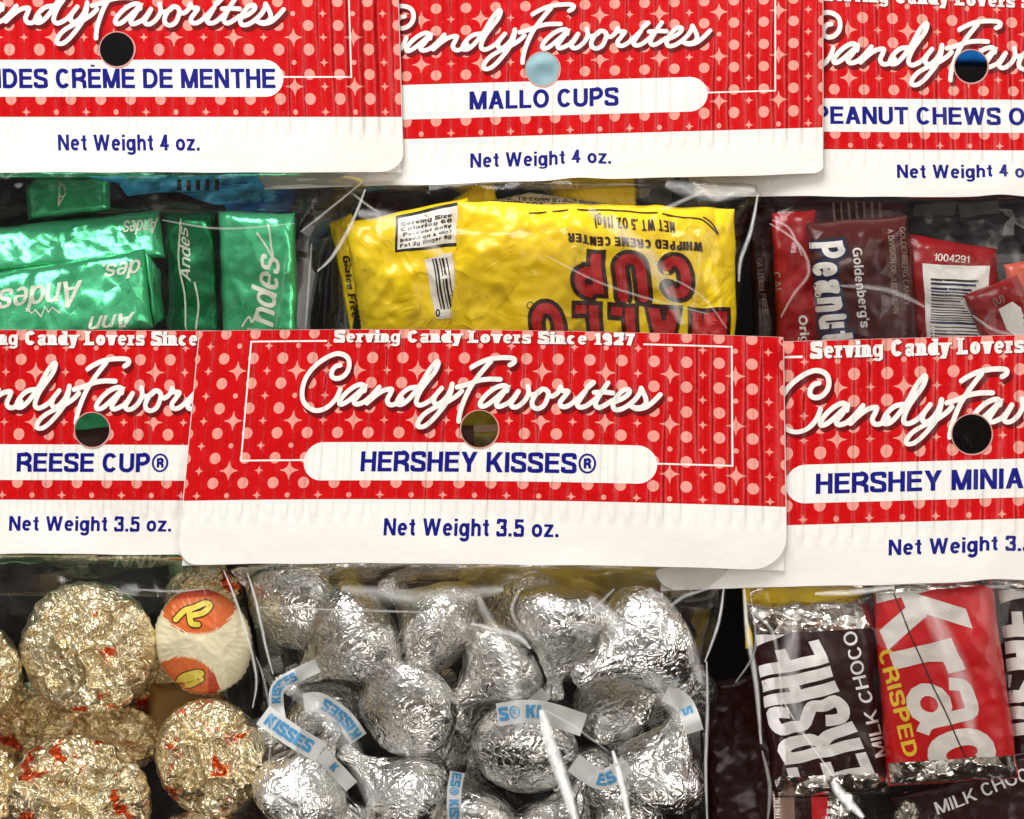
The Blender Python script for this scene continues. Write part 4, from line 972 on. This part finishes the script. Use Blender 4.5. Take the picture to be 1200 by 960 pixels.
cups = [((104, 759), 79, 76, 10, 11, 4, 1.0, 1, .635, 'largest whole gold foil cup with one grey streak, upper left in its bag'),
        ((-32, 790), 58, 62, 0, 13, 4, 1.0, 2, .66, 'gold foil cup cut off by the left edge of the photo'),
        ((92, 942), 84, 80, 0, 8, 4, 1.1, 3, .575, 'gold foil cup with red blotches on top, cut by the bottom edge'),
        ((247, 888), 64, 69, -20, 10, 4, 1.0, 4, .59, 'gold foil cup with red patches lying against the left side of the silver drops'),
        ((118, 866), 72, 44, 0, 24, 3, 1.0, 5, .55, 'dim reddish gold foil cup squeezed behind the two big gold cups'),
        ((40, 850), 66, 50, 0, 27, 3, .8, 12, .62, 'dim gold foil cup deep at the left between the upper and lower gold cups'),
        ((176, 800), 40, 46, 0, 30, 3, .8, 13, .62, 'dim gold foil cup deep in the gap right of the largest gold cup'),
        ((240, 1010), 70, 60, 0, 20, 3, 1.0, 6, .60, 'gold foil cup at the bottom below the red patched cup'),
        ((-20, 925), 46, 60, 0, 16, 3, 1.0, 7, .58, 'red and gold foil cup sliver at the bottom left corner')]
for (c, rx, ry, a, Y, h, cr, sd, thr, lab) in cups:
    cp = Cup(c, rx, ry, a, Y, h, cr, sd); build('wrapped_peanut_cup', cp.body(gold_mat('gold foil %d' % sd, thr, sd)), None, True, None, lab, 'candy cup', CUPG)
# the cup that shows its printed face
ORA = mat('cup orange print', (.78, .16, .03), .4, 0, .5, bump=[('noise', 220, .2)])
ORD = mat('cup red print', (.55, .05, .015), .4, 0, .5, bump=[('noise', 220, .2)])
CUPW = mat('cup cream print', (.88, .80, .55), .45, 0, .5, bump=[('noise', 240, .2)])
CUPY = mat('cup yellow lettering', (.88, .68, .08), .4)
GOLDR = gold_mat('gold foil rim', .62, 9)
pc = Cup((238, 752), 56, 62, -18, 12, 5.5, .28, 8, tilt=(0, 0), facep=3.2, pleats=44)
def pfn(x, y):
    lx, ly = (x-236)/56, (y-752)/62; jag = .07*math.sin(math.atan2(ly, lx)*60)
    t = ly-.33*lx
    up = (x-232)**2/46**2+(y-700)**2/43**2
    lo = (x-212)**2/44**2+(y-808)**2/38**2
    if up < 1+jag: return ORD if y < 700-.1*(x-230) else ORA
    if lo < 1+jag: return ORA if x < 244 else ORD
    return CUPW
mbp = pc.body(CUPW, pfn)
def cupline(pts, wd, m, off):
    P = catmull(pts, 6); V, F = strip2d(P, wd, caps=True); idx = [mbp.v(at(x, y, pc.depth(x, y)-off)) for x, y in V]
    for f in F: mbp.f([idx[i] for i in f], m)
Rst = [[(206, 726), (216, 716), (228, 712), (240, 707), (246, 710), (238, 718), (226, 721)], [(222, 718), (224, 730), (232, 732)]]
Est = [[(210, 797), (222, 796), (236, 790), (230, 788), (214, 793), (210, 800), (222, 803), (236, 796)]]
for st_ in Rst: cupline(st_, 9.5, MAL_DK, .12); 
for st_ in Rst: cupline(st_, 6.6, CUPY, .22)
for st_ in Est: cupline(st_, 8.5, MAL_DK, .12)
for st_ in Est: cupline(st_, 6.0, CUPY, .22)
build('wrapped_peanut_cup', mbp, None, True, None, 'orange and cream printed cup with yellow letters, beside the edge of the silver drop bag', 'candy cup', CUPG)
# bare foil cup base above it
cp = Cup((238, 697), 46, 34, -10, 17, 3, .7, 11); build('wrapped_peanut_cup', cp.body(gold_mat('gold foil top', .60, 11)), None, True, None, 'dull gold cup with red flecks behind the orange printed cup, right under the card', 'candy cup', CUPG)
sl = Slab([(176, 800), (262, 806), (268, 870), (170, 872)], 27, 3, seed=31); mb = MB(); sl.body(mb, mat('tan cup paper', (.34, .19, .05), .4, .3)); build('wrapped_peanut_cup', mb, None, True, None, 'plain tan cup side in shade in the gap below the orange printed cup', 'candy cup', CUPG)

# ------------------------------------------------------------------ green mints
MG = 'green foil mints in the upper left bag'
def mint(quad, Y, h, label, m=GREEN, tilt=(0, 0), seed=0, texts=(), extra=None, p=9):
    sl = Slab(quad, Y, h, p=p, tilt=tilt, seed=seed, wob=1.8, wrk=.6, ridge=.6); mb = MB(); sl.body(mb, m, 3.4)
    for t in texts: sl.text(mb, *t[:5], t[5], t[6], .10, w=.135, xs=.85, shear=.28, track=.05, clip=(.01, .01, .99, .99))
    if extra: extra(sl, mb)
    return candy('wrapped_mint', label, 'mint', mb, MG)
def mountain(sl, mb, org, ex, ey, k, m=CREAM):
    pts = [(-1.6, -.1), (-1.1, .35), (-.8, .1), (-.35, .7), (0, 0), (.3, .45), (.6, .1), (1.2, .55), (1.6, 0)]
    V, F = strip2d([(org[0]+ex[0]*a*k+ey[0]*b*k, org[1]+ex[1]*a*k+ey[1]*b*k) for a, b in pts], 1.6); sl.decal(mb, V, F, m, .12)
mint([(29, 220), (127, 213), (131, 247), (34, 258)], 41, 3, 'small green mint tucked highest in its bag, right below the upper left card', tilt=(0, -3), seed=1,
     texts=[('A', (78, 226), (-1, .06), (0, 1), None, 15, CREAM)])
mint([(-60, 272), (187, 247), (193, 302), (-50, 322)], 35, 3, 'long green mint lying across behind the big front mint', tilt=(0, -5), seed=2,
     texts=[('Andes', (186, 256), (-1, .08), (.05, 1), 40, 17, CREAM)])
mint([(-70, 329), (170, 292), (180, 384), (-55, 420)], 27, 3.5, 'biggest green mint at the front with the upside-down cream name and mountain', tilt=(0, -4), seed=3,
     texts=[('Andes', (97, 328), (-1, .11), (.09, 1), 98, 30, CREAM), ('des.', (166, 304), (-1, .12), (.08, 1), 46, 20, CREAM), ('Ann', (160, 366), (-1, .09), (0, 1), 52, 20, CREAM)],
     extra=lambda sl, mb: mountain(sl, mb, (52, 360), (.95, -.12), (.1, 1), 15))
mint([(170, 296), (188, 318), (193, 372), (180, 384)], 29.5, 2, 'folded bright end flap of foil beside the big front mint', tilt=(5, 0), seed=4, p=4)
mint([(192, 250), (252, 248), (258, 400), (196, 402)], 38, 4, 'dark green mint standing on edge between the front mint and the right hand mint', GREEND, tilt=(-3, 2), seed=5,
     texts=[('Andes', (224, 330), (-.06, -1), (-1, .06), 62, 12, CREAM)],
     extra=lambda sl, mb: [sl.decal(mb, *strip2d(catmull(P, 5), 2.0), CREAM, .15) for P in ([(212, 256), (209, 300), (216, 345), (219, 398)], [(228, 330), (232, 360), (229, 398)])])
mint([(256, 248), (346, 250), (349, 400), (262, 402)], 31, 3.6, 'upright green mint at the right of its bag with the cream name running upward', tilt=(0, 3), seed=6,
     texts=[('Andes', (318, 412), (.09, -1), (-1, -.05), 108, 30, CREAM)],
     extra=lambda sl, mb: [sl.decal(mb, *strip2d(catmull(P, 5), 2.2), CREAM, .14) for P in ([(300, 272), (312, 288), (321, 306)], [(321, 306), (317, 284), (313, 262)], [(284, 384), (292, 372), (296, 378), (302, 362)])])
mint([(62, 462), (158, 455), (160, 560), (60, 565)], 38, 3, 'green mint seen only through the punched hole of the lower left card', seed=7, tilt=(0, -2), extra=lambda sl, mb: sl.box(mb, .05, .42, .95, .98, MAL_DK, .12))  # lower half of the foil darkened by a box of painted shade
mint([(-40, 560), (118, 566), (112, 660), (-40, 662)], 44, 3, 'green mint whose lower edge shows under the lower left card at the left', seed=8, tilt=(0, 3))
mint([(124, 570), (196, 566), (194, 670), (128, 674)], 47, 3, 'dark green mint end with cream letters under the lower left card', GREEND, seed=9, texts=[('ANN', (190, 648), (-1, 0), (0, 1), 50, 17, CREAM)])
mint([(176, 570), (242, 580), (236, 666), (200, 678)], 40, 4, 'bright green mint corner just left of the middle card rounded corner', seed=10, tilt=(-3, -4))

# ------------------------------------------------------------------ yellow wrapped cups
YG = 'yellow wrapped cups in the upper middle bag'
YC = 'wrapped_marshmallow_cup'
sl = Slab([(516, 242), (574, 207), (602, 290), (520, 300)], 40, 2, seed=1, zig='lt', wrk=.8); mb = MB(); sl.body(mb, YEL); candy(YC, 'yellow wrapper end with a toothed edge, highest left of centre behind the others', 'candy cup', mb, YG)
sl = Slab([(645, 204), (744, 206), (750, 300), (652, 300)], 42, 2, seed=2, zig='r', wrk=.8); mb = MB(); sl.body(mb, YEL); candy(YC, 'flat yellow wrapper end behind, right of centre under the upper middle card', 'candy cup', mb, YG)
sl = Slab([(545, 240), (620, 226), (770, 246), (540, 300)], 38, 1.5, seed=3, wrk=1.0); mb = MB(); sl.body(mb, mat('printed wrapper back', (.60, .52, .42), .4, 0, .5, bump=[('facet', 80, .5)]))
for i in range(5): sl.text(mb, 'INGREDIENTS CORN SYRUP SUGAR'[i*3:], (560+i*6, 232+i*6), (1, .05), (0, -1), 150, 4.2, BLK, .1, w=.2)
candy(YC, 'crumpled back of a yellow wrapper with small black ingredient print', 'candy cup', mb, YG)
# left wrapper
mb = MB(); sl = Slab([(382, 246), (545, 248), (566, 420), (408, 420)], 35, 6, seed=4, zig='l', wrk=.9, tilt=(0, 3), ridge=.6, bulge=.5); sl.px0 = sl.px
sl.quad = [(404, 262), (548, 232), (575, 420), (428, 424)]; sl.body(mb, YEL)
sl.quad_(mb, [(463, 254), (540, 236), (542, 288), (463, 296)], BLK, .10); sl.quad_(mb, [(466, 257), (540, 240), (541, 284), (466, 293)], WPR, .14)
for i, tx in enumerate(('Serving Size', 'Calories 60', '*Percent daily', 'based on a diet', 'Fat 2g Sugar 9g')): sl.text(mb, tx, (469, 266+i*6.2), (1, -.19), (0, -1), 62, 4.6-.4*(i > 1), BLK, .19, w=.24)
sl.quad_(mb, [(497, 304), (530, 296), (536, 372), (511, 374)], WPR, .12)
for i, (o_, wd) in enumerate(((8, 1.6), (11.5, 2.4), (16, 1.4), (19.5, 2.6), (24, 1.5))): sl.decal(mb, *strip2d(catmull([(499+o_, 303), (504+o_, 335), (509+o_, 362)], 5), wd), BLK, .18)
sl.text(mb, '0', (510, 371), (1, -.1), (0, -1), None, 9, BLK, .18, w=.2)
candy(YC, 'left yellow wrapper with the nutrition panel and barcode corner', 'candy cup', mb, YG)
mb = MB(); sl = Slab([(386, 262), (412, 250), (428, 300), (412, 396)], 38, 2, seed=6, wrk=.8, zig='r'); sl.body(mb, YEL)
sl.text(mb, 'Gluten Free', (401, 300), (.16, 1), (1, -.1), 74, 8, MAL_DK, .12, w=.24)
candy(YC, 'toothed yellow wrapper fin with dark lettering at the left end of the left yellow wrapper', 'candy cup', mb, YG)
# right wrapper with the upside-down name
mb = MB(); sl = Slab([(532, 240), (862, 240), (862, 428), (535, 428)], 29, 7, seed=5, zig='l', wrk=.9, tilt=(0, 2), ridge=.6, bulge=.35, wob=2.5)
sl.quad = [(536, 236), (862, 244), (861, 430), (526, 420)]; sl.body(mb, YEL)
dn = (-1, -.051); up = (.02, 1)
for (W_, m_, of) in ((.40, MAL_DK, .14), (.21, MAL_RED, .26)):
    sl.text(mb, 'CUP', (810, 300), dn, (.06, 1), 142, 53, m_, of, w=W_, wl=.30, xs=1.0, track=.20, clip=(.005, .01, .995, .995))
    sl.text(mb, 'MALLO', (852, 364), dn, (.06, 1), 232, 56, m_, of, w=W_, wl=.30, xs=1.0, track=.20, clip=(.005, .01, .995, .995))
sl.text(mb, 'WHIPPED CREME CENTER', (823, 285), (-1, -.068), (.03, 1), 159, 10.5, MAL_DK, .10, w=.24, xs=.8)
sl.text(mb, 'NET WT .5 OZ (14g)', (792, 260), (-1, -.070), (.02, 1), 95, 13, MAL_DK, .10, w=.17, xs=.62)
sl.decal(mb, *strip2d(arc(622, 358, 3.6, 3.6, 0, 345, 14, 2), 1.0, True), MAL_DK, .1)
for P in ([(620, 249), (690, 246), (760, 250), (815, 256), (830, 262), (842, 274), (836, 262), (826, 255)],): sl.decal(mb, *strip2d(catmull(P, 6), 1.8), MAL_DK, .12)
candy(YC, 'right yellow wrapper with the big red upside-down lettering', 'candy cup', mb, YG)
# lower ones that show around the front card
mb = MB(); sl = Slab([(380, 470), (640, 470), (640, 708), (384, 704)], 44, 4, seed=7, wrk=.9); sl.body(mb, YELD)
sl.quad_(mb, [(418, 640), (538, 640), (538, 702), (418, 700)], TAN, .10)
rr = random.Random(3); x = 424
while x < 532: wd = rr.choice((1.4, 2, 3)); sl.decal(mb, [(x, 642), (x+wd, 642), (x+wd, 696), (x, 696)], [(0, 1, 2, 3)], BLK, .16); x += wd+rr.choice((1.8, 2.6, 4))
candy(YC, 'yellow wrapper with a brown barcode showing above the silver drops under the front card', 'candy cup', mb, YG)
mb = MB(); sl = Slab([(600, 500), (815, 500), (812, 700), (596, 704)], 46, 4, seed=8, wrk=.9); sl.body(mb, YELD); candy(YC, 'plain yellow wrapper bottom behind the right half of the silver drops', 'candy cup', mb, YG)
mb = MB(); sl = Slab([(530, 478), (600, 476), (604, 534), (532, 536)], 39, 2, seed=9); sl.body(mb, mat('wrapper with shade painted olive', (.20, .145, .012), .4, 0, .3, bump=[('crumple', 120, .5)]))  # yellow wrapper coloured olive to carry the shade behind the hole
sl.box(mb, .02, .36, .98, .5, TAN, .1); sl.box(mb, .02, .36, .35, .98, MAL_DK, .14); sl.box(mb, .36, .60, .98, .98, mat('olive fold with painted shade', (.09, .06, .01), .35, 0, .4, bump=[('crumple', 160, .8)]), .12)  # dark boxes paint deeper shade on the lower part of the strip
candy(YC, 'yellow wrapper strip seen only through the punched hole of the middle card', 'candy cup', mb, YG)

# ------------------------------------------------------------------ peanut chews
PG = 'dark wrapped chews in the upper right bag'; PN = 'wrapped_peanut_chew'
def chew(quad, Y, h, m, label, seed, fn=None, **k):
    sl = Slab(quad, Y, h, seed=seed, wrk=.8, **k); mb = MB(); sl.body(mb, m); fn and fn(sl, mb); return candy(PN, label, 'chew', mb, PG)
chew([(1060, 236), (1240, 230), (1240, 330), (1062, 320)], 52, 3, DARKP, 'dark grey chew wrapper behind at the top right with pale print', 1,
     lambda sl, mb: [sl.quad_(mb, q_, GREYP, .12) for q_ in ([(1072, 240), (1120, 238), (1118, 252), (1070, 254)], [(1122, 240), (1168, 236), (1172, 250), (1126, 254)], [(1178, 262), (1190, 250), (1188, 276), (1174, 276)])])
chew([(876, 240), (910, 236), (922, 420), (884, 420)], 44, 3, BROWN, 'near black chew wrapper on edge at the left of its bag', 2,
     lambda sl, mb: sl.text(mb, 'GLUTEN FREE', (886, 304), (.12, 1), (1, -.1), 66, 6, TAN, .12, w=.16))
chew([(903, 232), (1062, 232), (1062, 300), (903, 300)], 46, 3, MAROON, 'maroon chew wrapper tucked behind under the card', 3,
     lambda sl, mb: [sl.quad_(mb, [(975+i*9, 236), (978+i*9, 236), (980+i*9, 262), (977+i*9, 262)], TAN, .1) for i in range(7)])
chew([(904, 250), (956, 246), (972, 420), (912, 420)], 37, 3, REDW, 'red chew wrapper at the left with small pale print', 4,
     lambda sl, mb: (sl.text(mb, 'CAL', (905, 320), (.1, 1), (1, -.1), 26, 9, TAN, .1, w=.15), sl.text(mb, 'Orig', (935, 370), (.12, 1), (1, -.1), 34, 10, WPR, .12, w=.2), sl.text(mb, '8', (951, 270), (.1, 1), (1, 0), None, 9, WPR, .1)))
def peanut(sl, mb):
    dd, uu = (.135, 1), (1, -.07)
    for (W_, m_, of) in ((.42, BLK, .10), (.32, NAVY, .15), (.19, WPR, .24)):
        sl.text(mb, 'Peanut', (948, 285), dd, uu, 116, 39, m_, of, w=W_, wl=.19, xs=.78, track=.10, clip=(0, 0, 1, 1))
    sl.text(mb, "Goldenberg's", (998, 291), (.12, 1), (1, -.1), 94, 11, WPR, .12, w=.17)
    sl.text(mb, 'A DIVISION OF JUST BORN', (1041, 268), (.05, 1), (1, -.05), 100, 6.5, TAN, .12, w=.16)
    sl.text(mb, 'GOLDENBERG CANDY', (1055, 266), (.05, 1), (1, -.05), 92, 6.5, TAN, .12, w=.16)
chew([(944, 262), (1064, 252), (1078, 420), (962, 424)], 32, 5, MAROON, 'brown chew wrapper with big white lettering running downward', 5, peanut)
def bars(sl, mb):
    sl.decal(mb, *refine([(1081, 309), (1160, 312), (1152, 420), (1088, 420)], [(0, 1, 2, 3)], 5), WPR, .10)
    rr = random.Random(5); y = 326
    while y < 412:
        t = rr.choice((1.2, 1.8, 2.6)); xr = 1146-(abs(y-352) < 24)*(24-abs(y-352))*.9
        sl.decal(mb, *refine([(1091, y), (xr, y+2), (xr, y+2+t), (1091, y+t)], [(0, 1, 2, 3)], 6), BLK if rr.random() < .7 else NAVY, .17); y += t+rr.choice((1.5, 2.2, 3.2))
    sl.text(mb, '1004291', (1094, 305), (1, .07), (.06, -1), 41, 8.5, WPR, .12, w=.13)
chew([(1062, 274), (1168, 292), (1176, 424), (1068, 424)], 36, 4, REDW, 'red chew wrapper with the white barcode panel and number', 6, bars)
def bars2(sl, mb):
    sl.decal(mb, [(1170, 362), (1186, 354), (1210, 372), (1200, 400), (1180, 386)], [(0, 1, 2, 3, 4)], WPR, .1)
    for i in range(4): sl.decal(mb, [(1180+i*6, 380+i*5), (1182+i*6, 382+i*5), (1196+i*6, 368+i*5), (1194+i*6, 366+i*5)], [(0, 1, 2, 3)], BLK, .16)
    sl.text(mb, '(U)', (1166, 358), (1, -.4), (-.4, -1), 13, 8, TAN, .1)
chew([(1128, 346), (1192, 322), (1240, 420), (1160, 420)], 31, 3, REDW, 'small tilted red chew wrapper at the right edge with a second barcode', 7, bars2, tilt=(-2, 0))
chew([(1176, 310), (1240, 300), (1240, 350), (1184, 352)], 34, 2, mat('orange red wrapper', (.50, .05, .012), .3, 0, .5, bump=[('facet', 60, .4)]), 'orange red wrapper corner at the right edge', 8)
chew([(826, 800), (940, 775), (940, 1000), (834, 1000)], 84, 3, BROWN, 'near black wrapper low in the gap between the two lower bags', 10, zig='t')

# ------------------------------------------------------------------ chocolate bars
BG = 'small chocolate bars in the lower right bag'; BN = 'chocolate_bar'
def endfoil(sl, mb, u0, v0, u1, v1, seed):
    """crumpled metal foil band laid on an end of the bar"""
    nu, nv = max(6, round((u1-u0)*sl.size[0]/2.6)), max(5, round((v1-v0)*sl.size[1]/2.6)); I = []
    for j in range(nv+1):
        for i in range(nu+1):
            u, v = lerp(u0, u1, i/nu), lerp(v0, v1, j/nv); X, Y = sl.px(u, v)
            e = min(1, 4*min(i/nu, 1-i/nu, j/nv, 1-j/nv)); n_ = abs(nz(X/14, Y/9, seed))+.5*abs(nz(X/6, Y/5, seed+4))
            I.append(mb.v(at(X, Y, sl.depth(u, v)-.10-1.1*e*n_), (X/100, Y/100)))
    for j in range(nv):
        for i in range(nu):
            a = j*(nu+1)+i; mb.f((I[a], I[a+1], I[a+nu+2], I[a+nu+1]), BARFOIL)
mb = MB(); sl = Slab([(868, 650), (1014, 650), (1014, 760), (874, 760)], 13.5, 3, seed=1); sl.body(mb, mat('yellow bar paper', (.90, .62, .02), .35, 0, .5, bump=[('crumple', 60, .3)])); candy(BN, 'yellow bar top showing as a strip under the lower right card', 'chocolate bar', mb, BG)
mb = MB(); sl = Slab([(874, 706), (1024, 698), (1042, 930), (908, 936)], 12, 5, seed=2, p=7, wrk=.6, wob=2.5); sl.body(mb, BARBRN)
e1, e2 = (-.375, -.925), (-.97, .22)
sl.text(mb, 'HERSHEY', (1038.5, 943), e1, e2, 248, 94, BARINK, .10, w=.152, xs=.50, track=.045, clip=(.03, .17, .995, .90))
sl.text(mb, 'MILK CHOCO', (1040, 884), (-.25, -.97), (-.97, .25), 150, 15.5, BARINK, .10, w=.15, clip=(.02, .02, .99, .99))
endfoil(sl, mb, .0, .0, 1, .165, 1); endfoil(sl, mb, .03, .895, 1, 1, 2)
candy(BN, 'brown bar with huge silver letters running upward and foil ends', 'chocolate bar', mb, BG)
mb = MB(); sl = Slab([(1022, 686), (1162, 674), (1194, 912), (1040, 922)], 9, 4.5, seed=3, p=8, wrk=.4, wob=1.2); sl.body(mb, REDK)
sl.text(mb, 'Krac', (1012, 690), (.36, .93), (.97, -.24), 246, 104, WPR, .10, w=.20, xs=1.0, track=.03, clip=(.02, .01, .985, .885))
sl.text(mb, 'CRISPED', (1029, 764), (.245, .97), (.965, -.25), 128, 17, YTXT, .10, w=.19, track=.12, clip=(.01, .01, .99, .88))
sl.decal(mb, *strip2d(catmull([(1047, 696), (1078, 770), (1106, 830), (1132, 888)], 8), 1.6), MAL_DK, .2)
endfoil(sl, mb, .02, .885, .99, 1.0, 3); endfoil(sl, mb, .0, -.03, .96, .045, 5)
candy(BN, 'red bar with big white letters and yellow small lettering', 'chocolate bar', mb, BG)
mb = MB(); sl = Slab([(1166, 672), (1290, 664), (1310, 890), (1188, 896)], 15, 4, seed=4, p=7, wob=2); sl.body(mb, BARBRN)
sl.text(mb, 'HERSHEY', (1268, 930), (-.13, -.99), (-.99, .1), 262, 94, BARINK, .10, w=.152, xs=.50, track=.045, clip=(.02, .09, .99, .985)); endfoil(sl, mb, 0, 0, 1, .08, 7)
candy(BN, 'brown bar with silver letters cut off by the right edge of the photo', 'chocolate bar', mb, BG)
mb = MB(); sl = Slab([(1040, 932), (1250, 866), (1262, 990), (1062, 1010)], 14, 4, seed=5, p=7); sl.body(mb, BARBRN)
sl.text(mb, 'MILK CHOCOLATE', (1099, 955), (.93, -.36), (-.35, -.95), 190, 15, BARINK, .12, w=.15)
candy(BN, 'brown bar lying slanted at the bottom right corner with small pale lettering', 'chocolate bar', mb, BG)
mb = MB(); sl = Slab([(900, 926), (1004, 924), (1012, 1010), (906, 1010)], 15, 4, seed=6, p=7); sl.body(mb, BARBRN)
sl.box(mb, .05, .02, .28, 1, TAN, .1); sl.box(mb, .47, .10, .66, .9, REDK, .12)
sl.text(mb, 'NUTRITION', (906, 975), (.02, -1), (-1, 0), 44, 7, BARINK, .2, w=.16) if False else sl.text(mb, 'NUTRITION', (914, 972), (0, -1), (-1, 0), 44, 7, WPR, .2, w=.16)
for i in range(3): sl.text(mb, 'E', (976+i*1, 962-i*9), (0, -1), (-1, 0), None, 9, BARINK, .14, w=.3)
endfoil(sl, mb, .68, 0, 1, 1, 9)
candy(BN, 'brown bar end with a small red square at the bottom edge of the photo', 'chocolate bar', mb, BG)
mb = MB(); cpb = Cup((1062, 962), 17, 26, 10, 9, 4, .6, 21, pleats=14); candy(BN, 'small twist of bare foil at the bottom between the bars', 'chocolate bar', cpb.body(BARFOIL), BG)

# ------------------------------------------------------------------ packets further back
mb = MB(); sl = Slab([(-60, 196), (352, 190), (340, 262), (-60, 268)], 60, 4, seed=1, wrk=1.4); sl.body(mb, DARKP)
for q_ in ([(100, 206), (330, 204), (326, 222), (190, 226)], [(212, 226), (330, 222), (320, 236), (250, 240)], [(140, 216), (205, 212), (205, 224), (150, 230)]): sl.quad_(mb, q_, CYAN, .12)
for q_ in ([(250, 216), (352, 208), (352, 248), (268, 250)],): sl.quad_(mb, q_, BLUEP, .10)
for i in range(5): sl.quad_(mb, [(208+i*11, 210), (213+i*11, 210), (213+i*11, 223), (208+i*11, 223)], BLK, .2)
candy('candy_packet', 'dark packet with blue print behind the green mints below the upper left card', 'packet', mb)
mb = MB(); sl = Slab([(400, 196), (492, 196), (478, 236), (408, 244)], 58, 2, seed=2, wrk=.8); sl.body(mb, GREYP); sl.quad_(mb, [(412, 204), (455, 206), (452, 222), (412, 228)], CYAN, .1); candy('candy_packet', 'grey and light blue packet corner between the mints and the yellow wrappers', 'packet', mb)
mb = MB(); sl = Slab([(590, 30), (690, 30), (690, 130), (590, 130)], 58, 2, seed=3); sl.body(mb, PALEB); candy('candy_packet', 'pale blue packet seen only through the hole of the upper middle card', 'packet', mb)
mb = MB(); sl = Slab([(1090, 20), (1190, 20), (1190, 78), (1090, 78)], 62, 3, seed=4); sl.body(mb, BLUEP); candy('candy_packet', 'dark blue packet edge seen through the hole of the upper right card', 'packet', mb)
mb = MB(); sl = Slab([(740, 196), (900, 196), (880, 268), (750, 262)], 60, 3, seed=5, wrk=1.2); sl.body(mb, DARKP); sl.quad_(mb, [(746, 206), (790, 208), (786, 240), (752, 236)], GREYP, .1); candy('candy_packet', 'dark packet with a pale stripe behind the right end of the yellow wrappers', 'packet', mb)
mb = MB(); sl = Slab([(398, 226), (530, 222), (540, 262), (400, 270)], 56, 2, seed=6, wrk=.8); sl.body(mb, MAROON); candy('candy_packet', 'dark red packet behind the left yellow wrapper', 'packet', mb)
